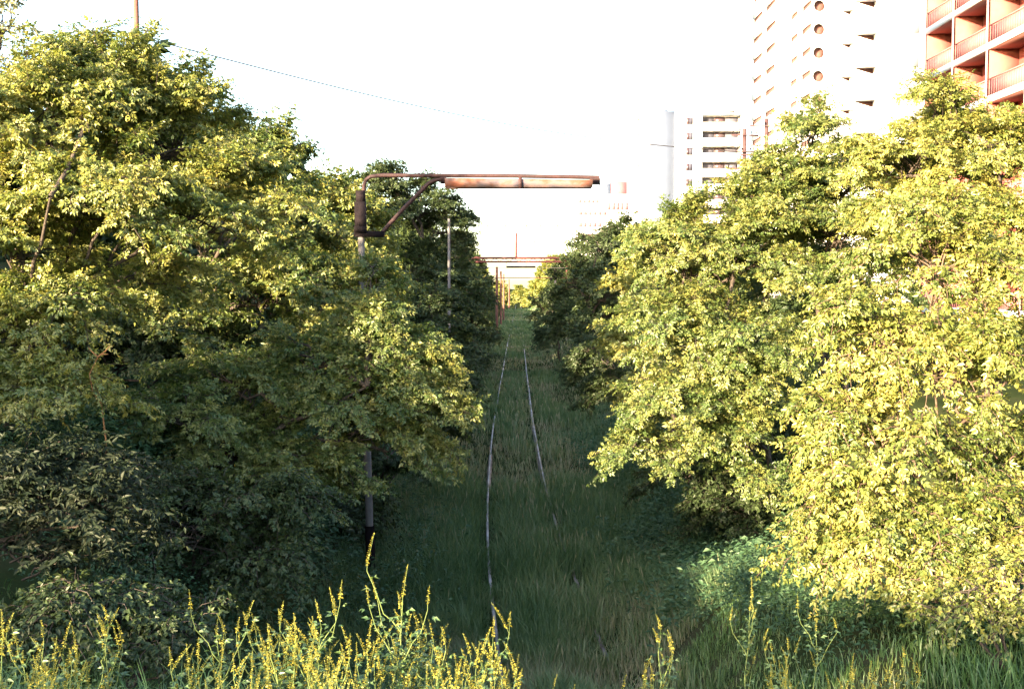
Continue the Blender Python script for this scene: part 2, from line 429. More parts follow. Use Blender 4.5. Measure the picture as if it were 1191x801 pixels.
def make_tree(name, label, cat, base, lobes, leaf=0.18, kind=3, mat='leaf', bark='bark', seed=1, group=None,
              trunk_r=0.09, stems=1, spray=0.5, per_m=11.0, nodes=6, up=0.15, sway=0.0, wmul=1.0, lean=None):
    """lobes: (x, y, z, rx, ry, rz, boughs). Trunk and limbs are one mesh, the leaves another."""
    rg = np.random.default_rng(seed)
    bz = float(ground_z(base[0], base[1])) - 0.05
    B = np.array([base[0], base[1], bz])
    t = thing(name, label, cat, B, group)
    wood, crown = MB(), MB()
    cs = np.array([l[:3] for l in lobes], float)
    zmean = cs[:, 2].mean(); hi = cs[:, 2].mean() + 0.25 * (cs[:, 2].max() - cs[:, 2].mean())
    ax_top = np.array([cs[:, 0].mean(), cs[:, 1].mean(), hi])
    if lean is not None: ax_top = np.array(lean, float)
    trunks = []
    for s in range(stems):
        off = np.array([rg.normal(0, 0.12), rg.normal(0, 0.12), 0]) * (s > 0)
        top = ax_top + rg.normal(0, 0.5, 3) * np.array([1, 1, 0.2]) * (s > 0)
        p = curve(B + off, top, 0, 9, rg, 0.05 + 0.02 * (top[2] - bz) / 4)
        p[:, :2] += ((np.linspace(0, 1, 9) ** 1.6 - np.linspace(0, 1, 9))[:, None] * (top - B)[None, :2] * 0.5)
        wood.tube(p, np.linspace(1.0, 0.22, 9) * trunk_r * rg.uniform(0.75, 1.0), 7)
        trunks.append(p)
    P_, A_, N_, L_, R_ = [], [], [], [], []
    for (lx, ly, lz, rx, ry, rz, nb) in lobes:
        c = np.array([lx, ly, lz]); r = np.array([rx, ry, rz])
        tp = trunks[rg.integers(len(trunks))]
        # limb leaves the trunk below the lobe
        tgt = lz - 0.45 * rz - 0.15 * np.linalg.norm(c[:2] - ax_top[:2])
        k = int(np.argmin(abs(tp[:, 2] - tgt)))
        k = min(max(k, 1), len(tp) - 1)
        limb = curve(tp[k], c, 0.12 * np.linalg.norm(c - tp[k]), 6, rg, 0.05)
        lr = trunk_r * 0.5
        wood.tube(limb, np.linspace(lr, lr * 0.5, 6), 5)
        for b in range(max(4, int(round(nb * 0.85)))):
            u = rg.normal(0, 1, 3); u /= np.linalg.norm(u)
            if u[2] < -0.55: u[2] *= -0.6
            q = rg.uniform(0.72, 1.08)
            start = limb[rg.integers(3, 6)] + rg.normal(0, 0.06, 3)
            tip = c + r * u * q
            ln = np.linalg.norm(tip - start)
            if ln < 0.25: continue
            bp = curve(start, tip, up * ln, 7, rg, 0.03 * ln)
            wood.tube(bp, np.linspace(0.016, 0.004, 7) * (0.6 + trunk_r * 4) * (0.6 + 0.3 * ln), 4)
            ns = max(6, int(ln * per_m * 1.75))
            tt = np.sort(rg.uniform(0.16, 1.0, ns) ** 0.62); tt[-1] = 1.0
            seg = tt * 6; i0 = np.minimum(seg.astype(int), 5); fr = (seg - i0)[:, None]
            sp = bp[i0] * (1 - fr) + bp[i0 + 1] * fr
            td = unit(bp[i0 + 1] - bp[i0])
            side = unit(np.cross(td, np.array([0, 0, 1.0])))
            sg = np.where(np.arange(ns) % 2 == 0, 1.0, -1.0)[:, None]
            sd = unit(td * 0.75 + side * sg * rg.uniform(0.5, 1.0, (ns, 1)) + np.array([0, 0, 0.18]) + rg.normal(0, 0.22, (ns, 3)))
            sd[-1] = unit(td[-1] + rg.normal(0, 0.1, 3))
            sl_ = spray * rg.uniform(0.55, 1.05, ns) * (1.1 - 0.3 * tt)
            srand = rg.uniform(0, 1, ns)
            for kk in range(ns):
                tw = np.stack([sp[kk], sp[kk] + sd[kk] * sl_[kk] * 0.5 + np.array([0, 0, 0.03]), sp[kk] + sd[kk] * sl_[kk] - np.array([0, 0, 0.04])])
                if kind != 1: wood.tube(tw, (0.005, 0.0035, 0.002), 3)
            for nd in range(nodes):
                f = (nd + 0.6) / nodes
                pos = sp + sd * (sl_ * f)[:, None] + np.array([0, 0, 0.03 * math.sin(3.1 * f) - 0.05 * f * f])
                s2 = unit(np.cross(sd, np.array([0, 0, 1.0])) + rg.normal(0, 0.25, (ns, 3)))
                for q2 in (-1, 1):
                    a = unit(s2 * q2 * (1.0 - 0.45 * f) + sd * (0.45 + 0.6 * f) + np.array([0, 0, -0.22]) + rg.normal(0, 0.28, (ns, 3)))
                    nn = unit(np.array([0, 0, 0.62]) + u * 0.75 + rg.normal(0, 0.45, (ns, 3)))
                    P_.append(pos); A_.append(a); N_.append(nn)
                    L_.append(leaf * 0.86 * rg.uniform(0.6, 1.3, ns) * (1.0 - 0.25 * f))
                    R_.append(np.clip(0.55 * srand + 0.45 * rg.uniform(0, 1, ns) + 0.10 * f, 0, 1))
    leaves(crown, np.concatenate(P_), np.concatenate(A_), np.concatenate(N_), np.concatenate(L_), np.concatenate(R_), kind, rg, wmul)
    wood.build('trunk', M[bark], t, smooth=True)
    crown.build('crown', M[mat], t)
    return t


def lobe(px, py, Y, rpx, rpy, rd, nb):
    """a lobe of foliage where the photograph shows one at distance Y; radii across and up in photo pixels"""
    p = W(px, py, Y)
    k = Y / F
    return (p[0], p[1], p[2], rpx * k, rd, rpy * k, nb)


LT = 'trees on the left bank'
# --- left bank, near to far
make_tree('box_elder_tree', 'tallest sunlit yellow-green tree at the far left, with bare dark stems underneath', 'tree', (-6.3, 13.3),
          [lobe(40, 150, 13, 130, 90, 1.3, 34), lobe(130, 120, 13.5, 110, 80, 1.2, 34), lobe(215, 175, 14, 105, 95, 1.2, 32), lobe(110, 240, 12.6, 140, 80, 1.0, 32),
           lobe(20, 300, 12.5, 110, 90, 1.0, 26), lobe(250, 270, 13.6, 110, 90, 1.1, 28), lobe(150, 330, 14.3, 130, 60, 0.8, 16), lobe(20, 410, 12, 80, 70, 0.7, 24), lobe(60, 470, 11.6, 80, 45, 0.6, 18), lobe(-20, 450, 11.4, 60, 50, 0.6, 14), lobe(90, 360, 12.4, 90, 55, 0.7, 18)],
          leaf=0.19, kind=5, mat='leaf_light', seed=3, trunk_r=0.06, stems=4, spray=0.5)
make_tree('box_elder_tree', 'rounded sunlit tree behind the tallest left one, its outline sloping down to the right', 'tree', (-5.9, 19.5),
          [lobe(285, 200, 19, 80, 65, 1.3, 30), lobe(240, 300, 18, 90, 80, 1.2, 26), lobe(330, 260, 19.5, 80, 75, 1.3, 30), lobe(320, 350, 18, 95, 70, 1.2, 24), lobe(200, 390, 17.5, 90, 60, 1.0, 18)],
          leaf=0.20, kind=3, mat='leaf', seed=5, trunk_r=0.10, stems=2, spray=0.55)
make_tree('box_elder_tree', 'sunlit tree behind the black box of the grey trackside pole', 'tree', (-5.4, 26),
          [lobe(375, 255, 25, 60, 55, 1.3, 26), lobe(418, 275, 26, 46, 50, 1.3, 26), lobe(395, 330, 24.5, 66, 60, 1.3, 26), lobe(440, 330, 26, 36, 50, 1.2, 18), lobe(380, 395, 24, 70, 50, 1.2, 16)],
          leaf=0.22, kind=3, mat='leaf_light', seed=6, trunk_r=0.10, stems=2, spray=0.6)
make_tree('box_elder_tree', 'spreading low tree leaning over the track in front of the grey pole', 'tree', (-4.6, 15.2),
          [lobe(425, 375, 16, 60, 32, 0.6, 20), lobe(450, 420, 16, 85, 42, 0.7, 30), lobe(495, 470, 16, 62, 45, 0.7, 24), lobe(360, 425, 15.8, 90, 40, 0.8, 28), lobe(270, 455, 15.5, 95, 48, 0.9, 28),
           lobe(390, 490, 15.6, 110, 50, 0.9, 36), lobe(240, 530, 15, 110, 55, 0.9, 28), lobe(330, 560, 15, 100, 48, 0.8, 24), lobe(450, 525, 15.9, 80, 38, 0.7, 20), lobe(428, 335, 17.3, 30, 30, 0.35, 12), lobe(200, 490, 14.6, 90, 45, 0.8, 22)],
          leaf=0.19, kind=5, mat='leaf', seed=8, trunk_r=0.08, stems=2, spray=0.45, up=0.2)
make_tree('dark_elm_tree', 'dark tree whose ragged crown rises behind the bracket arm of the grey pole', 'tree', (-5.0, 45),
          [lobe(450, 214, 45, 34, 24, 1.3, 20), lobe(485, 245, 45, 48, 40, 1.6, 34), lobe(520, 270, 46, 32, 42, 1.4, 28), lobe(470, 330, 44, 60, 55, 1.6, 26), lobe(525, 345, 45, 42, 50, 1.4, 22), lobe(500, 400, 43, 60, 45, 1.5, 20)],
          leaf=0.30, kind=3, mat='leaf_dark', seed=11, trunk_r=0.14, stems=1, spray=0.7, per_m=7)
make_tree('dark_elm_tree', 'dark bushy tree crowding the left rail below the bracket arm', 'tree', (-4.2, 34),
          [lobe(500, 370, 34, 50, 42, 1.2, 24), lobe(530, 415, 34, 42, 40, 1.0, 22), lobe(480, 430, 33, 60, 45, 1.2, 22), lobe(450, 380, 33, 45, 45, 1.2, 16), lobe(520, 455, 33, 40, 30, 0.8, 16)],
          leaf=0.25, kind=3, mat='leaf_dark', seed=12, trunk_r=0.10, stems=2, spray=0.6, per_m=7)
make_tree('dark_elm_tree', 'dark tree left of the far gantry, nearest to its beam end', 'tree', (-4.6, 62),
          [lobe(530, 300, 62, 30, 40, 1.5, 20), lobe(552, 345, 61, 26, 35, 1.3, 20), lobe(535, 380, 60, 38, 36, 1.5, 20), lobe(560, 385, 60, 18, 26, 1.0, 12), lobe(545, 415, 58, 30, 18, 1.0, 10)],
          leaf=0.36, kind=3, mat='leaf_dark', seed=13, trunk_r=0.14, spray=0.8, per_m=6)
make_tree('grey_willow_bush', 'grey-green willowy bush with thin bare stems in the lower left shade', 'bush', (-4.9, 8.2),
          [lobe(20, 560, 8.2, 110, 70, 0.6, 26), lobe(90, 600, 8.0, 95, 75, 0.6, 26), lobe(30, 660, 7.8, 100, 60, 0.5, 20), lobe(140, 545, 8.6, 70, 45, 0.5, 14)],
          leaf=0.085, kind=1, mat='leaf_grey', seed=15, trunk_r=0.035, stems=5, spray=0.4, nodes=7, up=0.05, wmul=0.7)
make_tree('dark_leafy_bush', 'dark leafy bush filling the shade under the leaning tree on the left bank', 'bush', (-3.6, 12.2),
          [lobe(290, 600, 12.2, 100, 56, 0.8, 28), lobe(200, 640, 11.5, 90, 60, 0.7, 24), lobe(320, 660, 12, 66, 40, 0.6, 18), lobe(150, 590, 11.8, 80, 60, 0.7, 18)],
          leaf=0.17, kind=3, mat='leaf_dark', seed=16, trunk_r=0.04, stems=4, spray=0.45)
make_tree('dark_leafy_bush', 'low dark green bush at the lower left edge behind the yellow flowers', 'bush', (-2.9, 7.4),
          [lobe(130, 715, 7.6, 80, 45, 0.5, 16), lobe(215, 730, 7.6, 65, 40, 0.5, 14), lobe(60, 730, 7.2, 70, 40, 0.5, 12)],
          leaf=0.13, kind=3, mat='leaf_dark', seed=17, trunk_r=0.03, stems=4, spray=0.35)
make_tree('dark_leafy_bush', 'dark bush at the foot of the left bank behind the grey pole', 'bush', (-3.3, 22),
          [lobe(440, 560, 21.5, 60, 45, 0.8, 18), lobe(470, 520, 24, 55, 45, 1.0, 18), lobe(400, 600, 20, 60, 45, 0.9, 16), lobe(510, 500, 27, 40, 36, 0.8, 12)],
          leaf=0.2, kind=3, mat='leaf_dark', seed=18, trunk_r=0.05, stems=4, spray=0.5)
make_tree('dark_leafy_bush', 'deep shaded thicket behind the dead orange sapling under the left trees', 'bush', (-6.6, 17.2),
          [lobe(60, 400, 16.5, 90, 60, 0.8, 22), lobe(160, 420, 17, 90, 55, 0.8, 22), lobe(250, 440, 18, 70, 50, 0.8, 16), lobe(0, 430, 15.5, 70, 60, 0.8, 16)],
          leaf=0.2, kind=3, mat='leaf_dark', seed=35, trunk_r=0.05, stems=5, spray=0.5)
make_tree('pale_poplar_tree', 'pale thin-leaved tree fading into the white sky at the upper left corner', 'tree', (-10.9, 21),
          [lobe(10, 30, 21, 30, 40, 0.8, 10), lobe(-20, 90, 21, 55, 50, 0.9, 12), lobe(15, 120, 21, 30, 40, 0.8, 8), lobe(-30, 180, 21, 60, 60, 1, 12)],
          leaf=0.14, kind=1, mat='leaf_pale', seed=19, trunk_r=0.10, spray=0.5, per_m=5)

# --- right bank
make_tree('box_elder_tree', 'nearest sunlit yellow tree on the right bank, thin tan stems showing through it', 'tree', (3.55, 8.9),
          [lobe(1060, 262, 9.0, 34, 36, 0.3, 6), lobe(1120, 258, 9.1, 34, 36, 0.3, 6), lobe(1090, 320, 8.9, 100, 70, 0.55, 22), lobe(1160, 350, 9.2, 90, 85, 0.6, 21), lobe(1015, 400, 8.7, 85, 66, 0.5, 20), lobe(1090, 440, 8.6, 110, 80, 0.6, 26), lobe(968, 505, 8.5, 62, 50, 0.4, 15),
           lobe(1040, 540, 8.4, 110, 65, 0.5, 24), lobe(1150, 540, 8.9, 80, 75, 0.5, 16), lobe(985, 595, 8.3, 72, 55, 0.4, 15), lobe(1040, 635, 8.2, 80, 45, 0.4, 13), lobe(958, 652, 8.3, 50, 30, 0.35, 7), lobe(1180, 440, 9.0, 70, 80, 0.5, 15), lobe(1200, 560, 9.2, 60, 60, 0.5, 13), lobe(1195, 620, 9.6, 50, 40, 0.5, 11), lobe(1110, 615, 8.3, 80, 50, 0.4, 16), lobe(1160, 665, 8.0, 60, 38, 0.35, 12), lobe(1005, 668, 8.1, 60, 30, 0.35, 9), lobe(1070, 680, 7.9, 60, 26, 0.3, 8)],
          leaf=0.155, kind=5, mat='leaf_light', bark='bark_tan', seed=21, trunk_r=0.032, stems=4, spray=0.34, per_m=11, nodes=5, up=0.3)
make_tree('box_elder_tree', 'broad sunlit tree whose lower boughs reach over the middle of the right bank', 'tree', (4.4, 17.6),
          [lobe(800, 300, 18, 80, 70, 1.1, 30), lobe(880, 300, 18, 90, 90, 1.2, 34), lobe(790, 390, 17, 75, 65, 1.0, 30), lobe(860, 405, 17, 85, 56, 1.0, 28), lobe(785, 478, 16.6, 66, 50, 0.8, 24),
           lobe(750, 530, 16.5, 50, 36, 0.7, 16), lobe(868, 452, 16.9, 60, 45, 0.6, 22), lobe(872, 520, 16.6, 42, 42, 0.5, 16), lobe(830, 520, 16.7, 45, 40, 0.5, 14), lobe(880, 570, 16.4, 40, 32, 0.4, 12), lobe(900, 245, 18.4, 70, 60, 1.0, 22)],
          leaf=0.20, kind=5, mat='leaf', seed=22, trunk_r=0.065, stems=2, spray=0.5)
make_tree('box_elder_tree', 'sunlit tree on the right bank below the white mid-rise block', 'tree', (3.9, 26),
          [lobe(765, 292, 26, 38, 34, 1.2, 20), lobe(800, 285, 26.5, 40, 38, 1.3, 20), lobe(738, 345, 25.5, 36, 42, 1.1, 22), lobe(785, 360, 25, 50, 50, 1.3, 24), lobe(728, 405, 25, 36, 40, 1.0, 18), lobe(780, 440, 24, 55, 55, 1.2, 16)],
          leaf=0.22, kind=3, mat='leaf_light', seed=23, trunk_r=0.10, stems=2, spray=0.55)
make_tree('box_elder_tree', 'tall sunlit tree peaking in front of the round windows of the white tower', 'tree', (5.7, 18.5),
          [lobe(945, 165, 18.5, 45, 50, 0.8, 18), lobe(935, 225, 18.3, 75, 55, 1.0, 26), lobe(1000, 215, 18.5, 70, 55, 1.0, 24), lobe(980, 280, 18, 80, 60, 1.0, 26), lobe(890, 225, 18.8, 55, 40, 0.9, 16), lobe(930, 320, 20, 80, 60, 1.0, 26), lobe(1010, 330, 20, 80, 70, 1.0, 26), lobe(940, 400, 20, 70, 60, 1.0, 20)],
          leaf=0.19, kind=5, mat='leaf', seed=24, trunk_r=0.09, stems=2, spray=0.5)
make_tree('box_elder_tree', 'tall sunlit tree at the right edge reaching up to the red brick balconies', 'tree', (6.6, 14.8),
          [lobe(1080, 140, 15, 45, 50, 0.7, 18), lobe(1050, 205, 14.8, 80, 60, 0.9, 28), lobe(1130, 190, 15, 75, 65, 0.9, 28), lobe(1190, 190, 15.2, 70, 60, 0.9, 24), lobe(1100, 260, 14.5, 100, 60, 0.9, 28), lobe(1190, 270, 14.6, 80, 60, 0.9, 20)],
          leaf=0.18, kind=5, mat='leaf_light', seed=25, trunk_r=0.09, stems=2, spray=0.45)
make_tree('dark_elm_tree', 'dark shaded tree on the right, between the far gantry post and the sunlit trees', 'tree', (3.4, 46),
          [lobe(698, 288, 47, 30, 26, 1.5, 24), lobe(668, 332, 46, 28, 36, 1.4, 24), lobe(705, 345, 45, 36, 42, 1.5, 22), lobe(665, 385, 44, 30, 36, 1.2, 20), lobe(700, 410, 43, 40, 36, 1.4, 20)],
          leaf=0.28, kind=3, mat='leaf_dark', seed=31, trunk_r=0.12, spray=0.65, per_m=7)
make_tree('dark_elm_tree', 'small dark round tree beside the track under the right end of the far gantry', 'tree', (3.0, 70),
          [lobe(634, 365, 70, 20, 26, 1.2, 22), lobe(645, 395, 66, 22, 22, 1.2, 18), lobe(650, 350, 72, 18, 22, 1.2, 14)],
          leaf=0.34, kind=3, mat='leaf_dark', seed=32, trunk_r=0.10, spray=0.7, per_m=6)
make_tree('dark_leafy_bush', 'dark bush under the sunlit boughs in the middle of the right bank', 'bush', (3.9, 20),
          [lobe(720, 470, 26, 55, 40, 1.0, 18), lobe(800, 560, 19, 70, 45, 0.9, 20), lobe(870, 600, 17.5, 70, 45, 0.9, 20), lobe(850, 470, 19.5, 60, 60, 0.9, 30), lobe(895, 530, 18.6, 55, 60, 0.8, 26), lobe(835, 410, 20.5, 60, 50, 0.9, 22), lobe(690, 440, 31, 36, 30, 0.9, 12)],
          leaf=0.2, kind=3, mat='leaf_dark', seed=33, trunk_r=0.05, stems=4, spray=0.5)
make_tree('green_leafy_bush', 'small bright green bush at the right edge in front of the tan-stemmed tree', 'bush', (3.2, 7.1),
          [lobe(1180, 680, 7.2, 50, 36, 0.3, 14), lobe(1130, 715, 7.0, 45, 26, 0.25, 10), lobe(1195, 720, 6.9, 45, 30, 0.25, 12)],
          leaf=0.10, kind=3, mat='leaf_light', seed=34, trunk_r=0.02, stems=3, spray=0.28)

# --- shaded trees that line the far track: three kinds, copied
protoA = make_tree('lineside_tree', 'dark tree in the shaded rows lining the track near the far gantry', 'tree', (-5.2, 82),
                   [(-5.2, 82, 5.0, 2.4, 2.4, 2.2, 26), (-4.2, 81, 3.0, 2.0, 2.2, 1.8, 22), (-6.2, 83, 3.4, 2.2, 2.2, 2.0, 20), (-5.0, 82, 7.2, 1.7, 1.7, 1.6, 18)],
                   leaf=0.42, kind=1, mat='leaf_dark', seed=41, trunk_r=0.14, spray=0.9, per_m=6, group='shaded trees lining the far track')
protoB = make_tree('lineside_tree', 'dark tree in the shaded rows lining the track near the far gantry', 'tree', (5.4, 88),
                   [(5.4, 88, 4.6, 2.5, 2.4, 2.2, 26), (4.6, 87, 3.0, 2.0, 2.2, 1.8, 22), (6.6, 89, 3.6, 2.0, 2.0, 2.0, 18), (5.8, 88, 6.8, 1.5, 1.6, 1.7, 16)],
                   leaf=0.42, kind=1, mat='leaf_dark', seed=42, trunk_r=0.14, spray=0.9, per_m=6, group='shaded trees lining the far track')
for i, (x, y, s) in enumerate([(-5.6, 72, 0.95), (-5.2, 95, 0.9), (-5.4, 110, 1.0), (-5.2, 128, 1.0), (-5.8, 148, 1.05), (6.2, 60, 0.95), (5.9, 76, 0.9), (5.6, 105, 0.95), (5.9, 124, 1.0),
                               (-10.2, 28, 1.25), (-10.5, 35, 1.35), (-10.5, 43, 1.3), (-10, 51, 1.3), (-10, 60, 1.3), (-10, 70, 1.35), (-10, 81, 1.4), (-10, 93, 1.4), (-10, 106, 1.4),(-10, 121, 1.4), (-10, 138, 1.3), (-9.5, 20.5, 1.0), (-13, 17, 1.1), (9.2, 52, 0.8), (9.5, 68, 0.8), (9.0, 38, 0.75)]):  # tall back row on the left is added to shade the trackside trees
    copy_tree(protoA if i % 2 else protoB, (x, y, float(ground_z(x, y)) - 0.05), i * 1.9 + 0.4, s)
protoC = make_tree('distant_tree', 'sunlit tree at the far end of the cutting', 'tree', (8.0, 200),
                   [(8.0, 200, 6.5, 3.5, 3.5, 3.2, 30), (6.4, 199, 4.0, 3.0, 3.0, 2.4, 26), (9.8, 201, 4.5, 3.0, 3.0, 2.6, 22), (8, 200, 9.0, 2.4, 2.4, 2.2, 18)],
                   leaf=0.8, kind=1, mat='leaf_light', seed=43, trunk_r=0.2, spray=1.4, per_m=3.5, group='sunlit trees at the end of the cutting')
for i, (x, y, s) in enumerate([(6.5, 160, 0.75), (7.5, 235, 1.0), (5, 300, 0.9), (14, 270, 1.1), (-4, 330, 0.8), (-9, 250, 1.0), (-8, 190, 1.0), (-14, 300, 1.2), (1, 380, 0.8), (9, 360, 1.1), (22, 320, 1.2), (-22, 340, 1.2), (-6, 400, 1.0)]):
    copy_tree(protoC, (x, y, float(ground_z(x, y)) - 0.1), i * 2.3, s)

# trees added beside the bridge, outside the picture: they throw the shade on the left bank
protoS = make_tree('shade_tree', 'unseen leafy tree added beside the bridge to shade the left bank', 'tree', (-9.8, 5.5),
                   [(-9.8, 5.5, 5.2, 1.9, 1.9, 1.3, 60), (-8.8, 7.2, 4.8, 1.5, 1.6, 1.2, 46), (-10.6, 3.8, 4.9, 1.6, 1.5, 1.2, 44), (-9.0, 6.0, 4.4, 1.7, 1.8, 0.9, 44), (-10.4, 4.8, 4.4, 1.8, 1.8, 0.9, 44)],
                   leaf=0.24, kind=3, mat='leaf', seed=51, trunk_r=0.10, stems=2, spray=0.6, group='unseen shade trees on the left bank top')
for x, y, rz, s in [(-11.5, 9.8, 1.0, 1.0), (-13.5, 4, 2.4, 1.1), (-8.6, 9.4, 3.6, 0.7), (-11.2, 6.5, 4.4, 1.0), (-13.0, 8.0, 5.0, 1.1), (-11.2, 1.6, 0.8, 0.85)]:
    copy_tree(protoS, (x, y, float(ground_z(x, y)) - 0.05), rz, s)

make_tree('shade_bush', 'unseen loose leafy bush added behind the bridge to dapple the flowers with shade', 'bush', (-6.4, -4.2),  # unseen bush added to throw broken shade on the clover
          [(-7.6, -4.2, 5.2, 1.3, 0.8, 0.9, 22), (-5.6, -4.4, 5.1, 1.3, 0.8, 0.9, 20), (-3.8, -4.0, 4.9, 1.1, 0.8, 0.8, 12), (-9.2, -3.6, 5.3, 1.2, 0.8, 1.0, 15)],
          leaf=0.2, kind=3, mat='leaf', seed=52, trunk_r=0.05, stems=4, spray=0.5)

make_tree('shade_bush', 'unseen dense dark bush added on the left bank top to shade the willow bush', 'bush', (-9.2, 2.8),  # unseen bush added to keep the sun off the willow
          [(-8.7, 3.6, 4.5, 1.0, 1.0, 0.8, 40), (-9.8, 2.0, 4.6, 1.2, 1.0, 0.9, 40), (-11.2, 0.4, 4.7, 1.3, 1.0, 1.0, 40), (-12.6, -1.4, 4.9, 1.3, 1.0, 1.2, 40)],
          leaf=0.2, kind=3, mat='leaf_dark', seed=53, trunk_r=0.05, stems=4, spray=0.5)

# dead orange twig in the shadow of the left tree
mb = MB()
a = W(118, 470, 11.5)
for pts in ([(118, 470), (108, 455), (104, 435), (114, 415)], [(114, 415), (106, 408), (103, 404)], [(114, 415), (123, 408), (128, 402)], [(118, 412), (126, 412)]):
    mb.tube([W(x, y, 11.5) for x, y in pts], np.linspace(0.009, 0.004, len(pts)), 5)
g0 = W(118, 470, 11.5)
mb.tube([np.array([g0[0], 11.5, float(ground_z(g0[0], 11.5))]), g0 + np.array([0.04, 0, -0.4]), g0], [0.011, 0.010, 0.009], 5)
o = mb.build('dead_sapling', M['dead_twig'], loc=(g0[0], 11.5, float(ground_z(g0[0], 11.5)))); tag(o, 'small dead orange forked sapling in the shadow under the tallest left tree', 'sapling')


# ------------------------------------------------------------------ grass and weeds
def rails_clear(x, y):
    """grass is trodden and thin close to the rail heads"""
    c = track_c(y)
    dl = abs(x - (c - 0.7525)); dr = abs(x - (c + 0.7525))
    return dl, dr


def grass_patch(n, xr, yr, hmin, hmax, wid, rg, biased=True, mb=None, lean=0.35):
    if biased:   # denser close to the camera
        u = rg.uniform(0, 1, n); y = 1 / ((1 / yr[0]) * (1 - u) + (1 / yr[1]) * u)
    else:
        y = rg.uniform(*yr, n)
    x = track_c(y) + rg.uniform(xr[0], xr[1], n)
    cl = 0.5 + 0.5 * np.clip(wob(x * 1.3 + 4, y * 0.9) * 0.9 + 0.4 * wob(x * 3, y * 2.2), -1, 1)
    keep = rg.uniform(0, 1, n) < 0.35 + 0.65 * cl
    x, y, cl = x[keep], y[keep], cl[keep]; n = len(x)
    h = rg.uniform(hmin, hmax, n) * (0.6 + 0.7 * cl)
    dl, dr = rails_clear(x, y)
    # how far the grass has closed over each rail along the line
    n1 = 0.5 + 0.5 * np.sin(y * 1.9 + 1.3 * np.sin(y * 0.7)); n2 = 0.5 + 0.5 * np.sin(y * 2.3 + 0.8 + np.sin(y * 0.9))
    cl_l = np.interp(y, [12, 30.5, 32.5, 38, 39.5, 43, 45, 60, 80, 300], [0.32, 0.32, 1, 1, 0.5, 0.6, 1, 0.9, 0.6, 0.5])
    cl_r = np.interp(y, [12, 24.5, 26, 31, 33, 36, 38, 55, 60, 100, 300], [0.95, 0.85, 0.7, 0.6, 0.3, 0.5, 0.1, 0.35, 0.9, 0.9, 0.7])
    for dd, cv, nn in ((dl, cl_l, n1), (dr, cl_r, n2)):
        g = np.clip(cv * (0.1 + 1.5 * nn), 0, 1.15)
        h *= np.where(dd < 0.17, 0.16 + 0.84 * g, np.where(dd < 0.30, 0.62 + 0.38 * g, 1.0))
    z = ground_z(x, y)
    az = rg.uniform(0, 6.283, n); ln = rg.uniform(0.1, lean * 2, n) * h
    w = wid * rg.uniform(0.6, 1.3, n) * np.maximum(1.0, y / 28.0)
    dx, dy = np.cos(az), np.sin(az)
    sx, sy = np.cos(az + 1.3 + rg.normal(0, .5, n)), np.sin(az + 1.3 + rg.normal(0, .5, n))
    b = np.stack([x, y, z - 0.02], -1)
    m_ = b + np.stack([dx * ln * 0.3, dy * ln * 0.3, h * 0.6], -1)
    t_ = b + np.stack([dx * ln, dy * ln, h * (1 - 0.12 * rg.uniform(0, 1, n))], -1)
    s_ = np.stack([sx * w, sy * w, 0 * w], -1)
    V = np.stack([b - s_ * 0.5, b + s_ * 0.5, m_ + s_ * 0.42, m_ - s_ * 0.42, t_], 1)
    i = np.arange(n)[:, None] * 5
    r = np.clip(0.5 * rg.uniform(0, 1, n) + 0.5 * (1 - cl) + rg.normal(0, 0.05, n), 0, 1)
    base = mb.n
    mb.add(V.reshape(-1, 3), i + np.array([[0, 1, 2, 3]]), r)
    # tips reuse the same points
    mb.f.append(i + np.array([[3, 2, 4]]) + base); mb.a.append(r)
    return mb


rg = np.random.default_rng(77)
mb = MB()
grass_patch(150000, (-3.4, 4.2), (12.5, 130), 0.18, 0.46, 0.012, rg, mb=mb)
grass_patch(30000, (-3.2, 4.2), (60, 260), 0.2, 0.45, 0.03, rg, mb=mb, biased=False)
grass_patch(16000, (-2.8, 1.0), (9, 16), 0.2, 0.45, 0.010, rg, mb=mb, biased=False)
# dry seed stalks standing in the grass
n = 2300
y = 1 / rg.uniform(1 / 75.0, 1 / 13.0, n); x = track_c(y) + rg.normal(0, 1.7, n)
k = (rg.uniform(0, 1, n) < np.clip(0.45 + wob(x * 1.1 + 9, y * 0.7), 0.05, 1)) & (abs(x - track_c(y) + 0.75) > 0.12)
x, y = x[k], y[k]; n = len(x); z = ground_z(x, y); h = rg.uniform(0.3, 0.62, n); w = 0.006 * np.maximum(1, y / 18)
az = rg.uniform(0, 6.283, n); q = np.stack([x, y, z], -1)
tp_ = q + np.stack([0.25 * h * np.cos(az), 0.25 * h * np.sin(az), h], -1)
e_ = np.stack([w, 0 * w, 0 * w], -1); md_ = q * 0.3 + tp_ * 0.7
V = np.stack([q - e_ * .4, q + e_ * .4, md_ + e_ * .4, md_ - e_ * .4, md_ + e_ * 1.3 + (tp_ - md_) * .4, md_ - e_ * 1.3 + (tp_ - md_) * .4, tp_], 1)
i = np.arange(n)[:, None] * 7; b0_ = mb.n
mb.add(V.reshape(-1, 3), i + np.array([[0, 1, 2, 3]]), np.full(n, 0.8))
mb.f.append(i + np.array([[3, 2, 4, 5]]) + b0_); mb.a.append(np.full(n, 0.8)); mb.f.append(i + np.array([[5, 4, 6]]) + b0_); mb.a.append(np.full(n, 0.8))
o = mb.build('grass', M['grass']); tag(o, 'long dark grass covering the track bed and its verges', 'grass', kind='stuff')

mb = MB()
n = 30000
y = rg.uniform(3.5, 12.5, n); x = rg.uniform(0.8, 5.2, n)
# near right bank: longer, lusher grass, positions in the world (no track offset)
tc_ = track_c(y)
grass = MB()


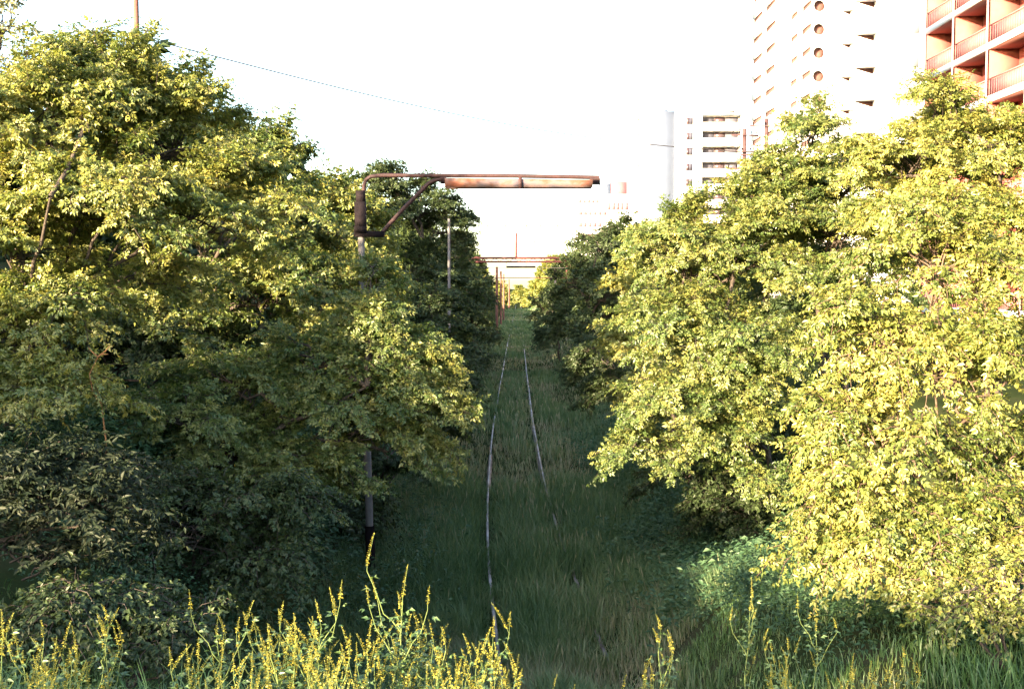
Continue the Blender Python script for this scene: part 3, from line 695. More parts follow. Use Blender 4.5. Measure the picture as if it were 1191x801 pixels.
def bank_grass(n, x0, x1, y0, y1, hmin, hmax, wid):
    y = rg.uniform(y0, y1, n); x = rg.uniform(x0, x1, n)
    cl = 0.5 + 0.5 * np.clip(wob(x * 2.1 + 7, y * 1.7), -1, 1)
    keep = rg.uniform(0, 1, n) < 0.3 + 0.7 * cl
    x, y, cl = x[keep], y[keep], cl[keep]; n = len(x)
    h = rg.uniform(hmin, hmax, n) * (0.6 + 0.6 * cl) * (1 - 0.62 * smooth(5.6, 8.0, y)); z = ground_z(x, y)
    az = rg.uniform(0, 6.283, n); ln = rg.uniform(0.1, 0.8, n) * h
    w = wid * rg.uniform(0.6, 1.3, n); dx, dy = np.cos(az), np.sin(az)
    a2 = az + 1.3 + rg.normal(0, .5, n)
    s_ = np.stack([np.cos(a2) * w, np.sin(a2) * w, 0 * w], -1)
    b = np.stack([x, y, z - 0.02], -1)
    m1 = b + np.stack([dx * ln * .18, dy * ln * .18, h * .45], -1)
    m2 = b + np.stack([dx * ln * .5, dy * ln * .5, h * .8], -1)
    t_ = b + np.stack([dx * ln, dy * ln, h * (1 - .2 * rg.uniform(0, 1, n))], -1)
    V = np.stack([b - s_ * .5, b + s_ * .5, m1 + s_ * .48, m1 - s_ * .48, m2 + s_ * .33, m2 - s_ * .33, t_], 1)
    i = np.arange(n)[:, None] * 7
    r = np.clip(0.55 * rg.uniform(0, 1, n) + 0.45 * (1 - cl), 0, 1)
    base = grass.n
    grass.add(V.reshape(-1, 3), i + np.array([[0, 1, 2, 3]]), r)
    grass.f.append(i + np.array([[3, 2, 4, 5]]) + base); grass.a.append(r)
    grass.f.append(i + np.array([[5, 4, 6]]) + base); grass.a.append(r)


bank_grass(40000, 0.6, 5.6, 4.0, 12.0, 0.12, 0.36, 0.0065)
bank_grass(9000, -6.0, -1.0, 3.6, 9.0, 0.2, 0.5, 0.008)
o = grass.build('bank_grass', M['grass_bank']); tag(o, 'fresh green grass on the near banks below the bridge', 'grass', kind='stuff')

# soft low weeds over the right-hand slope and along both verges
mb = MB()
n = 10500
y = 1 / rg.uniform(1 / 40.0, 1 / 11.0, n)
side = np.where(rg.uniform(0, 1, n) < 0.68, 1, -1)
x = track_c(y) + side * (0.95 + 3.4 * rg.uniform(0, 1, n) ** 0.6)
cl = np.clip(0.5 + wob(x * 1.7, y * 1.2), 0, 1)
k = rg.uniform(0, 1, n) < (0.25 + 0.75 * cl) * smooth(0.9, 2.6, abs(x - track_c(y)))
x, y, cl = x[k], y[k], cl[k]; n = len(x)
z = ground_z(x, y)
hgt = rg.uniform(0.12, 0.5, n) * (0.5 + cl)
n2 = 9000
y2 = rg.uniform(9, 26, n2); x2_ = rg.uniform(-9.5, -3.5, n2)
n3 = 3600
y3 = rg.uniform(7.5, 14, n3); x3_ = rg.uniform(2.2, 7.5, n3)
x = np.concatenate([x, x2_, x3_]); y = np.concatenate([y, y2, y3]); z = ground_z(x, y)
hgt = np.concatenate([hgt, rg.uniform(0.15, 0.7, n2), rg.uniform(0.1, 0.4, n3)]); n = len(x)
P_, A_, N_, L_, R_ = [], [], [], [], []
for q in range(9):
    az = rg.uniform(0, 6.283, n)
    f = rg.uniform(0.25, 1, n)
    P_.append(np.stack([x + 0.05 * np.cos(az), y + 0.05 * np.sin(az), z + hgt * f], -1))
    A_.append(np.stack([np.cos(az), np.sin(az), rg.uniform(-0.2, 0.5, n)], -1)); N_.append(np.stack([0.3 * np.cos(az), 0.3 * np.sin(az) - 0.2, np.ones(n)], -1))
    L_.append(rg.uniform(0.06, 0.13, n) * np.where(y < 12.5, 0.5, 1.0)); R_.append(rg.uniform(0, 1, n))
leaves(mb, np.concatenate(P_), np.concatenate(A_), np.concatenate(N_), np.concatenate(L_), np.concatenate(R_), 1, rg, 0.8)
o = mb.build('weeds', M['weed']); tag(o, 'low soft dark green weeds on the slopes beside the track', 'weeds', kind='stuff')


# ------------------------------------------------------------------ yellow sweet clover
def make_clover(seed, h, nbr, rac):
    rg = np.random.default_rng(seed)
    t = thing('sweet_clover', 'yellow sweet clover plant in flower', 'wildflower', (0, 0, 0), 'yellow sweet clover plants on the near bank')
    st, lf, fl = MB(), MB(), MB()
    top = np.array([rg.normal(0, .08), rg.normal(0, .08), h])
    main = curve(np.zeros(3), top, 0, 7, rg, 0.012)
    st.tube(main, np.linspace(0.0045, 0.0015, 7), 5)
    axes = [(main, 0.35)]
    for b in range(nbr):
        f = rg.uniform(0.3, 0.9); k = min(int(f * 6), 5)
        s = main[k] + (main[k + 1] - main[k]) * (f * 6 - k)
        az = rg.uniform(0, 6.283); l = rg.uniform(0.14, 0.34) * (1.25 - 0.6 * f) * h
        e = s + np.array([math.cos(az) * l * 0.5, math.sin(az) * l * 0.5, l * 0.95])
        p = curve(s, e, -0.02, 5, rg, 0.006)
        st.tube(p, np.linspace(0.0028, 0.0012, 5), 4)
        axes.append((p, 0.1))
    P_, A_, N_, L_, R_ = [], [], [], [], []
    ar = lambda z: np.asarray(z, float)
    for p, f0 in axes:
        m = len(p) - 1
        ln = np.linalg.norm(p[-1] - p[0])
        for f in np.arange(f0, 1.0, 0.035 / ln):       # small three-part leaves
            k = min(int(f * m), m - 1); q = p[k] + (p[k + 1] - p[k]) * (f * m - k)
            az = rg.uniform(0, 6.283)
            for w in range(rg.integers(1, 3)):
                az += 2.2
                P_.append(q); A_.append((math.cos(az), math.sin(az), rg.uniform(0.1, 0.9))); N_.append((-.4 * math.cos(az), -.4 * math.sin(az), 1))
                L_.append(rg.uniform(0.035, 0.06)); R_.append(rg.uniform(0, 1))
        nr = rac + 2 if f0 > 0.2 else rac
        for r in range(nr):                            # slim flower spikes
            f = 1.0 if r == 0 else rg.uniform(0.55, 1.0)
            k = min(int(f * m), m - 1); q = p[k] + (p[k + 1] - p[k]) * (f * m - k)
            az = rg.uniform(0, 6.283); tl = rg.uniform(0.15, 0.6) if r else rg.uniform(0, .3)
            d = np.array([math.cos(az) * tl, math.sin(az) * tl, 1.0]); d /= np.linalg.norm(d)
            l = rg.uniform(0.05, 0.105)
            pd = rg.uniform(0.015, 0.03)
            bend = np.array([math.cos(az), math.sin(az), -0.2]) * rg.uniform(0, 0.02)
            st.tube([q, q + d * pd, q + d * (pd + l) + bend], [0.001, 0.0009, 0.0006], 3)
            FP, FA, FN, FL, FR = [], [], [], [], []
            nf = int(l / 0.0023)
            for i in range(nf):
                g = i / nf
                a2 = i * 2.4 + rg.normal(0, .2)
                side = np.array([math.cos(a2), math.sin(a2), 0.0])
                FP.append(q + d * (pd + l * g) + bend * g * g)
                FA.append(side * 0.8 + d * (0.15 + 0.9 * g) + np.array([0, 0, -0.25 * (1 - g)])); FN.append(d + rg.normal(0, .4, 3))
                FL.append((0.0095 * (1 - 0.6 * g)) * rg.uniform(0.8, 1.2)); FR.append(rg.uniform(0, 1) * (1 - 0.4 * g))
            fl = MB(); leaves(fl, ar(FP), ar(FA), ar(FN), ar(FL), ar(FR), 1, rg, 1.3)
            fl.build('flower_spike', M['clover_flower'], t)
    leaves(lf, ar(P_), ar(A_), ar(N_), ar(L_), ar(R_), 3, rg, 0.95)
    st.build('stem', M['clover_stem'], t)
    lf.build('leaves', M['clover_leaf'], t)
    return t


protos = [make_clover(101, 0.95, 6, 1), make_clover(102, 0.80, 6, 2), make_clover(103, 0.72, 5, 2), make_clover(104, 0.86, 5, 1), make_clover(105, 0.66, 6, 2)]
heights = [1.10, 0.92, 0.82, 1.00, 0.75]
used = set()


def clover(px, ytop, Y, v, label, rz=None):
    """puts a plant so that its top reaches the given height in the picture's world position"""
    p = W(px, ytop, Y)
    gz_ = float(ground_z(p[0], Y))
    s = max(0.5, (p[2] - gz_) / heights[v])
    rz = random.uniform(0, 6.28) if rz is None else rz
    sc_ = (min(s, 1.15) * 1.0, min(s, 1.15) * 1.0, s)
    if v not in used:
        used.add(v); o = protos[v]
        o.location = (p[0], Y, gz_ - 0.01); o.rotation_euler = (0, 0, rz); o.scale = sc_
        o['label'] = label
        return o
    return copy_tree(protos[v], (p[0], Y, gz_ - 0.01), rz, sc_, label)


clover(402, 640, 3.0, 0, 'tallest yellow sweet clover, standing in front of the black foot of the grey pole')
clover(249, 700, 3.1, 3, 'tall yellow sweet clover standing apart at the lower left, dark bush behind it')
clover(365, 682, 3.1, 3, 'yellow sweet clover just left of the tallest one')
clover(583, 722, 3.0, 1, 'yellow sweet clover in front of the near end of the left rail')
clover(472, 700, 3.2, 1, 'yellow sweet clover right of the black pole foot, with a clump of upright spikes')
clover(520, 722, 3.1, 3, 'yellow sweet clover between the black pole foot and the left rail')
clover(740, 722, 3.6, 2, 'lone pale sweet clover between the rails and the right bank')
clover(868, 688, 4.4, 0, 'thin tall sweet clover on the right, leftmost of those in front of the near tree')
clover(945, 705, 4.3, 3, 'thin sweet clover in front of the lowest boughs of the near right tree')
clover(992, 752, 3.9, 4, 'dense tuft of sweet clover in the sunny grass under the near right tree')
clover(1035, 757, 4.0, 2, 'pale sweet clover right of the dense tuft in the sunny grass')
gl = 'yellow sweet clover in the dense flowering band along the bottom of the left bank'
for px, yt, Y, v in [(10, 728, 3.2, 4), (40, 735, 3.0, 2), (62, 722, 3.3, 1), (88, 728, 3.1, 2), (112, 735, 3.0, 4), (205, 738, 3.0, 1), (225, 730, 3.2, 2), 
                     (295, 745, 3.0, 1), (318, 722, 3.2, 2), (335, 715, 3.1, 1), (350, 735, 2.9, 4), (378, 740, 2.9, 2), (420, 738, 3.0, 1), (440, 715, 3.1, 2), (455, 740, 2.9, 4), (490, 742, 3.0, 2),
                     (560, 765, 2.8, 4), (600, 745, 3.0, 4), (610, 775, 2.8, 2), (240, 775, 2.8, 1), (310, 775, 2.7, 4), (395, 772, 2.7, 1), (330, 770, 2.8, 2), (470, 772, 2.7, 2), (430, 775, 2.7, 4), (25, 770, 2.8, 1), (75, 768, 2.8, 2), (120, 778, 2.7, 1), (530, 778, 2.7, 1)]:
    clover(px, yt - 14, Y, v, gl)
for px, yt, Y, v in [(18, 735, 2.9, 1), (283, 730, 3.2, 2), (305, 722, 3.3, 4), (342, 728, 3.2, 1), (372, 716, 3.3, 4), (432, 720, 3.2, 1), (480, 722, 3.3, 4), (516, 735, 3.1, 2), (572, 745, 3.1, 2)]:
    clover(px, yt, Y, v, gl)
gl2 = 'straggling sweet clover in the grass along the bottom of the right bank'
for px, yt, Y, v in [(905, 740, 4.0, 2), (920, 770, 3.8, 4), (1060, 768, 4.0, 4), (655, 775, 3.2, 4), (750, 765, 3.4, 2)]:
    clover(px, yt, Y, v, gl2)

# ------------------------------------------------------------------ the trackside pole with trough arm
gzp = float(ground_z(-2.55, 18.7))
pb = W(432, 690, 18.7); pb[2] = gzp - 0.1
t = thing('trolley_pole', 'grey trackside pole with black foot, its arm holding a rusty trough over the track', 'pole', pb)
ptop = W(418.5, 222, 18.7)
pf = lambda z: pb + (ptop - pb) * ((z - pb[2]) / (ptop[2] - pb[2]))
zblk = W(431, 611, 18.7)[2]
mb = MB(); mb.tube([pf(pb[2]), pf(zblk)], [0.085, 0.08], 14, caps=True); mb.build('pole_foot', M['black'], t, smooth=False)
mb = MB(); mb.tube([pf(zblk), pf((zblk + ptop[2]) / 2), pf(ptop[2])], [0.066, 0.06, 0.055], 14); mb.build('shaft', M['pole'], t, smooth=True)
mb = MB(); a, b = pf(W(418, 272, 18.7)[2]), pf(ptop[2])
mb.bar(a + (b - a) * 0.0, a + (b - a) * 0.74, 0.185, 0.17); mb.bar(a + (b - a) * 0.742 + np.array([0.012, 0, 0]), b + np.array([0.012, 0, 0.0]), 0.15, 0.15)
mb.build('black_box', M['black'], t)
mb = MB()
mb.tube([W(x, y, 18.7) for x, y in [(423, 222), (423.5, 215), (426, 209), (431, 205.5), (445, 204), (515, 204.3), (600, 204.8), (697, 206.5)]], [0.034] * 4 + [0.036] * 4, 8, caps=True)
mb.build('top_arm', M['maroon'], t, smooth=True)
mb = MB()
mb.bar(W(412, 272, 18.7) + np.array([0, 0, 0.0]), W(447, 272.5, 18.7), 0.16, 0.10)
mb.bar(W(412, 266.5, 18.62), W(426, 266.5, 18.62), 0.06, 0.10)
mb.build('bracket', M['black'], t)
mb = MB()
mb.tube([W(x, y, 18.7) for x, y in [(443, 272), (450, 264), (470, 242), (490, 222), (499, 213), (506, 209.5), (514, 209)]], 0.036, 8, caps=True)
mb.build('diagonal_strut', M['maroon'], t, smooth=True)
mb = MB()
c0, c1 = W(514, 209.5, 18.7), W(690, 211.5, 18.7)
zb = W(600, 219, 18.7)[2]
xa, xb_ = c0[0] + 0.06, c1[0] - 0.02
xsn = np.linspace(xa, xb_, 13)
prof_ = [(18.55, 0), (18.53, 1), (18.87, 1), (18.85, 0)]
vv = []
for q in xsn:
    f = (q - xa) / (xb_ - xa); zt_ = c0[2] * (1 - f) + c1[2] * f + 0.02
    for yo, up_ in prof_:
        vv.append((q, yo + 0.006 * math.sin(q * 2.3), zt_ if up_ else zb))
k = np.arange(12)[:, None] * 4; jj = np.arange(3)[None]
mb.add(vv, np.stack([k + jj, k + 4 + jj, k + 5 + jj, k + 1 + jj], -1).reshape(-1, 4))
tro = mb.build('trough', M['rust'], t)
md = tro.modifiers.new('thick', 'SOLIDIFY'); md.thickness = 0.02
mb = MB(); xm = W(605, 210, 18.7)[0]
mb.box(xm - 0.03, xm + 0.03, 18.505, 18.53, zb - 0.02, c0[2] + 0.03)
mb.build('trough_strap', M['maroon'], t)
for dy_, py in ((-0.13, 208.5), (0.0, 211.0), (0.13, 213.5)):
    for a, b, q in ((686, 698, 0), (512, 519, -1)):
        mb = MB(); mb.tube([W(a, py + q, 18.7 + dy_), W(b, py + q, 18.7 + dy_)], 0.022, 7, caps=True); mb.build('end_rod', M['maroon'], t)

# ------------------------------------------------------------------ line of farther poles and the gantry
def pole(name, label, x, y, ztop, r, mat, group=None):
    g = float(ground_z(x, y)) - 0.1
    mb = MB(); mb.tube([(x, y, g), (x, y, (g + ztop) / 2), (x, y, ztop)], [r, r * 0.92, r * 0.85], 10, caps=True)
    o = mb.build(name, mat, loc=(x, y, g)); return tag(o, label, 'pole', group)


pole('line_pole', 'pale slim pole against the dark tree left of the track', -2.52, 40.6, 7.9, 0.06, M['pole'])
for y, x, lab in [(116, -2.05, 'reddish pole under the left end of the far gantry, nearest of its row'), (147, -2.05, 'second reddish pole beyond the far gantry beside the track'), (176, -2.0, 'third reddish pole beyond the far gantry, paler than the nearer two'), (272, -1.75, 'last slim reddish pole standing alone at the sunlit end of the cutting')]:
    pole('line_pole', lab, x, y, 7.6, 0.16 if y < 200 else 0.22, M['wood_pole'], 'poles beyond the far gantry')

GY = 102
t = thing('gantry', 'far red gantry beam spanning the cutting with a dark trough hung below it', 'gantry', (0, GY, 0))
xl, xr = W(540, 302, GY)[0] - 1.2, W(652, 302, GY)[0] + 0.6
z1, z0 = W(600, 300, GY)[2], W(600, 304.5, GY)[2]
for nm, zz, w in (('top_chord', z1, 0.22), ('bottom_chord', z0, 0.18), ('lower_tie', W(600, 323, GY)[2], 0.07)):
    mb = MB(); mb.bar((xl, GY, zz), (xr, GY, zz), 0.2, w); mb.build(nm, M['gantry'], t)
mb = MB(); k = 12
for i in range(k):
    a = xl + (xr - xl) * i / k; b = xl + (xr - xl) * (i + 1) / k
    mb.bar((a, GY, z0 + 0.05), ((a + b) / 2, GY, z1 - 0.05), 0.045); mb.bar(((a + b) / 2, GY, z1 - 0.05), (b, GY, z0 + 0.05), 0.045)
mb.build('lattice', M['gantry'], t)
zw = W(600, 311, GY)[2]
for px in (566, 589, 612, 636):
    x = W(px, 305, GY)[0]
    mb = MB(); mb.tube([(x, GY, z0 - 0.05), (x, GY, zw)], 0.022, 6); mb.build('hanger', M['wire'], t)
mb = MB(); mb.tube([(xl, GY, zw), (xr, GY, zw - 0.05)], 0.022, 6); mb.build('cross_wire', M['wire'], t)
mb = MB(); a, b = W(589, 310, GY), W(623, 310, GY)
mb.box(a[0], b[0], GY - 0.3, GY + 0.3, zw - 0.05, zw + 0.14); mb.build('trough', M['black'], t)
for x in (xl, xr):
    mb = MB(); g = float(ground_z(x, GY)); mb.tube([(x, GY, g - 0.1), (x, GY, z1 + 0.05)], [0.13, 0.11], 10); mb.build('post', M['gantry'], t)
x = W(600.5, 300, GY)[0]
mb = MB(); mb.tube([(x, GY, z1 + 0.05), (x, GY, W(600, 271, GY)[2])], [0.11, 0.09], 8, caps=True); mb.build('mast', M['gantry'], t)
# right hand pole with its box beside the gantry
xq = W(646, 320, 100)[0]
t = thing('trolley_pole', 'far grey pole with a black box, half hidden by the dark trees under the gantry', 'pole', (xq, 100, float(ground_z(xq, 100))))
mb = MB(); mb.tube([(xq, 100, float(ground_z(xq, 100)) - 0.1), (xq, 100, W(646, 325, 100)[2])], [0.13, 0.11], 10); mb.build('shaft', M['pole'], t)
mb = MB(); mb.bar((xq, 100, W(646, 325, 100)[2]), (xq, 100, W(646, 313.5, 100)[2]), 0.36, 0.36); mb.build('black_box', M['black'], t)
mb = MB(); mb.tube([W(643, 324, 100), W(637, 321, 100), W(628, 312, 100)], 0.035, 6); mb.build('strut', M['pole'], t)
mb = MB(); mb.bar(W(639, 324.5, 100), W(648, 324.5, 100), 0.2, 0.12); mb.build('bracket', M['black'], t)

# thin span wire with small insulators high over the gantry and a loose hanging hook
t = thing('span_wire', 'faint span wire with a row of tiny insulators above the far gantry', 'wire', W(600, 262, GY))
mb = MB(); mb.tube([W(x, 260 + 0.0006 * (x - 600) ** 2 * -1 + 1.5, GY + 1) for x in range(520, 701, 20)], 0.010, 5); mb.build('wire', M['wire'], t)
for px in (567, 588, 601, 612, 628, 648):
    mb = MB(); a = W(px, 261.5, GY + 1); mb.tube([a, a + np.array([0.02, 0, -0.1]), a + np.array([0.05, 0, -0.2])], [0.05, 0.08, 0.03], 7, caps=True); mb.build('insulator', M['wire'], t)
for px in (522, 699):
    pass
mb = MB(); mb.tube([W(x, y, GY) for x, y in [(615.5, 262), (615.5, 272), (616, 276), (618.5, 279.5), (622, 281), (626, 280)]], [0.012, 0.03, 0.07, 0.08, 0.08, 0.05], 6)
o = mb.build('wire_hook', M['pole'], loc=W(615, 262, GY)); tag(o, 'small curved hook hanging in the white sky right of the gantry mast', 'hook')

# ------------------------------------------------------------------ utility poles and overhead wire
px_, py_ = W(159, 50, 35)[0], 35
t = thing('utility_pole', 'tall reddish brown pole rising out of the tree tops at the upper left', 'pole', (px_, py_, float(ground_z(px_, py_))))
mb = MB(); mb.tube([(px_, py_, float(ground_z(px_, py_)) - 0.1), (px_, py_, W(159, 48, 35)[2])], [0.125, 0.105], 10); mb.build('lower_shaft', M['wood_pole'], t, smooth=True)
mb = MB(); mb.tube([(px_, py_, W(159, 48, 35)[2]), (px_, py_, 16.5)], [0.09, 0.075], 10, caps=True); mb.build('upper_shaft', M['wood_pole'], t, smooth=True)
UY = 60
for px, ytop, lab, arms in [(866, 150, 'nearer to the mid-rise: shorter utility pole with crossarms before the white towers', [(851, 882, 157), (856, 878, 176), (845, 884, 196)]),
                            (891.5, 138, 'taller utility pole with wide crossarms in front of the white tower', [(872, 932, 146.5), (873, 914, 169), (862, 914, 180)])]:
    x = W(px, ytop, UY)[0]
    t = thing('utility_pole', lab, 'pole', (x, UY, float(ground_z(x, UY))))
    mb = MB(); mb.tube([(x, UY, float(ground_z(x, UY)) - 0.1), (x, UY, W(px, ytop, UY)[2])], [0.14, 0.11], 10, caps=True); mb.build('shaft', M['dark_pole'], t, smooth=True)
    for a, b, y in arms:
        mb = MB(); mb.bar(W(a, y, UY - 0.16), W(b, y + 0.7, UY - 0.16), 0.09, 0.075)
        am = mb.build('crossarm', M['dark_pole'], t)
        for f in (0.06, 0.3, 0.75, 0.94):
            q = W(a + (b - a) * f, y, UY - 0.16)
            mb = MB(); mb.tube([q + np.array([0, 0, 0.04]), q + np.array([0, 0, 0.16]), q + np.array([0, 0, 0.2])], [0.02, 0.05, 0.03], 7, caps=True); mb.build('insulator', M['black'], am)
x2 = W(891, 170, UY)[0]


def wire(name, label, a, b, sag, r, group=None):
    mb = MB(); mb.tube(curve(np.asarray(a, float), np.asarray(b, float), -sag, 40), r, 5)
    o = mb.build(name, M['wire'], loc=[float(q) for q in a]); return tag(o, label, 'wire', group)


wire('overhead_wire', 'thin overhead wire sagging across the white sky from upper left to the crossarmed poles', (px_, py_, W(159, 42, 35)[2]), W(866, 177, UY), 0.75, 0.024)
wire('overhead_wire', 'higher faint wire leaving the top of the picture at the upper left', (px_, py_, 16.2), W(880, 60, UY - 25) + np.array([0, 10, 6]), 0.6, 0.018)
for i, (y, yb) in enumerate([(146.5, 143), (169, 168), (180, 183), (189, 192), (199, 202)]):
    wire('overhead_wire', 'thin horizontal wire running from the taller crossarmed pole into the sunlit tree tops', W(892, y, UY - 0.3), W(1000, yb, UY - 4), 0.1, 0.028, 'wires on the crossarmed poles')
for y in (157.5, 176, 196.5):
    wire('overhead_wire', 'thin short wire strung between the two crossarmed poles', W(868, y, UY - 0.3), W(891, y + 1, UY - 0.3), 0.05, 0.026, 'wires between the crossarmed poles')

# ------------------------------------------------------------------ red brick block on the right (balconies face the track)
FX = 25.0
YA, YB = 44.6, 66.6
z_ref = W(1104, 75, FX / (504 / F))[2]
flo = [z_ref + 2.8 * k for k in range(-5, 7)]
t = thing('red_apartment_block', 'red brick apartment block with stacked balconies at the upper right corner', 'building', (FX + 5, 55, float(ground_z(FX + 5, 55))))
mb = MB(); mb.box(FX + 1.5, FX + 14, YA, YB, 3.5, flo[-1] + 2.6)
mb.box(FX + 0.02, FX + 1.498, YB - 0.3, YB, 3.5, flo[-1] + 2.6); mb.build('wall', M['brick'], t)
bays = [YB - 0.3, 62.0, 57.5, 53.1, 48.7]
for f in flo:
    mb = MB(); mb.box(FX - 0.02, FX + 1.498, YA, YB - 0.302, f - 0.14, f + 0.15); s_ = mb.build('balcony_slab', M['salmon'], t)
    mb = MB(); mb.box(FX - 0.14, FX - 0.022, YA, YB - 0.302, f - 0.17, f + 0.17); mb.build('fascia', M['white_wall'], s_)
    for b in range(4):
        mb = MB()
        y1, y0 = bays[b] - 0.09, bays[b + 1] + 0.09
        mb.bar((FX - 0.04, y0, f + 1.08), (FX - 0.04, y1, f + 1.08), 0.06, 0.06)
        mb.bar((FX - 0.04, y0, f + 0.20), (FX - 0.04, y1, f + 0.20), 0.04, 0.05)
        for q in np.linspace(y0 + 0.05, y1 - 0.05, 16):
            mb.bar((FX - 0.04, q, f + 0.2), (FX - 0.04, q, f + 1.06), 0.022, 0.022)
        mb.box(FX + 0.0, FX + 0.02, y0 + 0.01, y1 - 0.01, f + 0.22, f + 1.02)
        mb.build('balcony_railing', M['railing'], t)
    if f < flo[-1]:
        for b in range(4):
            mb = MB(); yc = (bays[b] + bays[b + 1]) / 2
            mb.box(FX + 1.47, FX + 1.497, yc - 1.3, yc + 1.2, f + 0.16, f + 2.2); mb.build('balcony_door', M['glass'], t)
for b in bays:
    mb = MB()
    for i, f in enumerate(flo[:-1]):
        mb.box(FX - 0.02, FX + 1.497, b - 0.085, b + 0.085, f + 0.152, flo[i + 1] - 0.152)
    mb.build('balcony_partition', M['brick'], t)
    mb = MB(); mb.box(FX - 0.20, FX - 0.142, b - 0.07, b + 0.07, 3.5, flo[-1] + 0.3); mb.build('pilaster', M['pilaster'], t)

# ------------------------------------------------------------------ white tower with slot balconies and round windows
t = thing('white_tower', 'tall white apartment tower with slanting balcony slots and a column of round openings', 'building', (40, 145, 3.8))
zs = W(885, 15, 147)[2]
mb = MB()
X1, X2 = 33.2, 36.2
XA, XB, XC, XD = 33.15, 33.5, 35.4, 35.85
mb.box(X1 + 2.0, 52, 141.0, 153, 3.5, 60)            # core behind block one
mb.box(X2 + 2.0, 52, 133.6, 140.998, 3.5, 60)
sal = []
slot = 0.68
def strips(x, y0, y1, zc, dep, op):
    """wall bands between openings op=[(ya,yb)] on a facade plane x from y0 to y1"""
    prev = 3.5
    for z in zc:
        mb.box(x, x + dep, y0, y1, prev, z - slot / 2)
        ya = y0
        for (p, q) in op:
            mb.box(x, x + dep, ya, p, z - slot / 2, z + slot / 2); ya = q
        mb.box(x, x + dep, ya, y1, z - slot / 2, z + slot / 2)
        prev = z + slot / 2
    mb.box(x, x + dep, y0, y1, prev, 60)
zc1 = [zs + 2.8 * k for k in range(-9, 5)]
strips(XA, 146.4, 153, zc1, 0.10, [(146.7, 152.3)])
zc1b = [z + 0.12 for z in zc1]
strips(XB, 140.6, 146.398, zc1b, 0.10, [(140.9, 146.2)])
zs2 = W(927, 13, 136.5)[2]
zc2 = [zs2 + 2.8 * k for k in range(-9, 5)]
strips(XC, 136.9, 140.598, zc2, 0.10, [(137.1, 140.4)])
strips(XD, 132.3, 136.898, [z + 0.1 for z in zc2], 0.10, [(132.5, 136.7)])
mb.box(XB + 0.102, XC + 0.3, 140.602, 140.85, 3.5, 60); mb.box(XA + 0.102, XB + 0.4, 146.402, 146.6, 3.5, 60); mb.box(XC + 0.102, XD + 0.4, 136.902, 137.05, 3.5, 60)   # side wall of the step
# camera facing wall with the round holes
zcir = [W(953, 7, 132)[2] + 2.8 * k for k in range(-9, 5)]
xc, rc = W(953, 33, 132)[0], 0.68
yf = 132.0
mb.box(XD, xc - 0.9, yf, yf + 0.298, 3.5, 60); mb.box(xc + 0.9, 52, yf, yf + 0.298, 3.5, 60)
prev = 3.5
for z in zcir:
    mb.box(xc - 0.898, xc + 0.898, yf, yf + 0.298, prev, z - 0.9); prev = z + 0.9
    n = 32; a = np.arange(n) * 2 * np.pi / n
    ci = np.stack([xc + rc * np.cos(a), np.full(n, yf), z + rc * np.sin(a)], -1)
    m_ = np.maximum(abs(np.cos(a)), abs(np.sin(a)))
    sq = np.stack([xc + 0.9 * np.cos(a) / m_, np.full(n, yf), z + 0.9 * np.sin(a) / m_], -1)
    ci2 = ci + np.array([0, 0.3, 0])
    i = np.arange(n); j = (i + 1) % n
    mb.add(np.vstack([sq, ci, ci2]), np.concatenate([np.stack([i, j, n + j, n + i], -1), np.stack([n + i, n + j, 2 * n + j, 2 * n + i], -1)]))
mb.box(xc - 0.898, xc + 0.898, yf, yf + 0.298, prev, 60)
mb.build('wall', M['white_wall'], t)
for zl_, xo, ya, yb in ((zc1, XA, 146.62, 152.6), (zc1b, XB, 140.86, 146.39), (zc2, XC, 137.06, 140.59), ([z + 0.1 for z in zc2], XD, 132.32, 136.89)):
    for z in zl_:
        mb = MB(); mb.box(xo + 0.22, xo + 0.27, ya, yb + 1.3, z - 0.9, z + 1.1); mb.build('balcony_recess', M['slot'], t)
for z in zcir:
    mb = MB(); mb.box(xc - 0.85, xc + 0.85, yf + 0.75, yf + 0.8, z - 0.85, z + 0.85); mb.build('round_window', M['slot'], t)

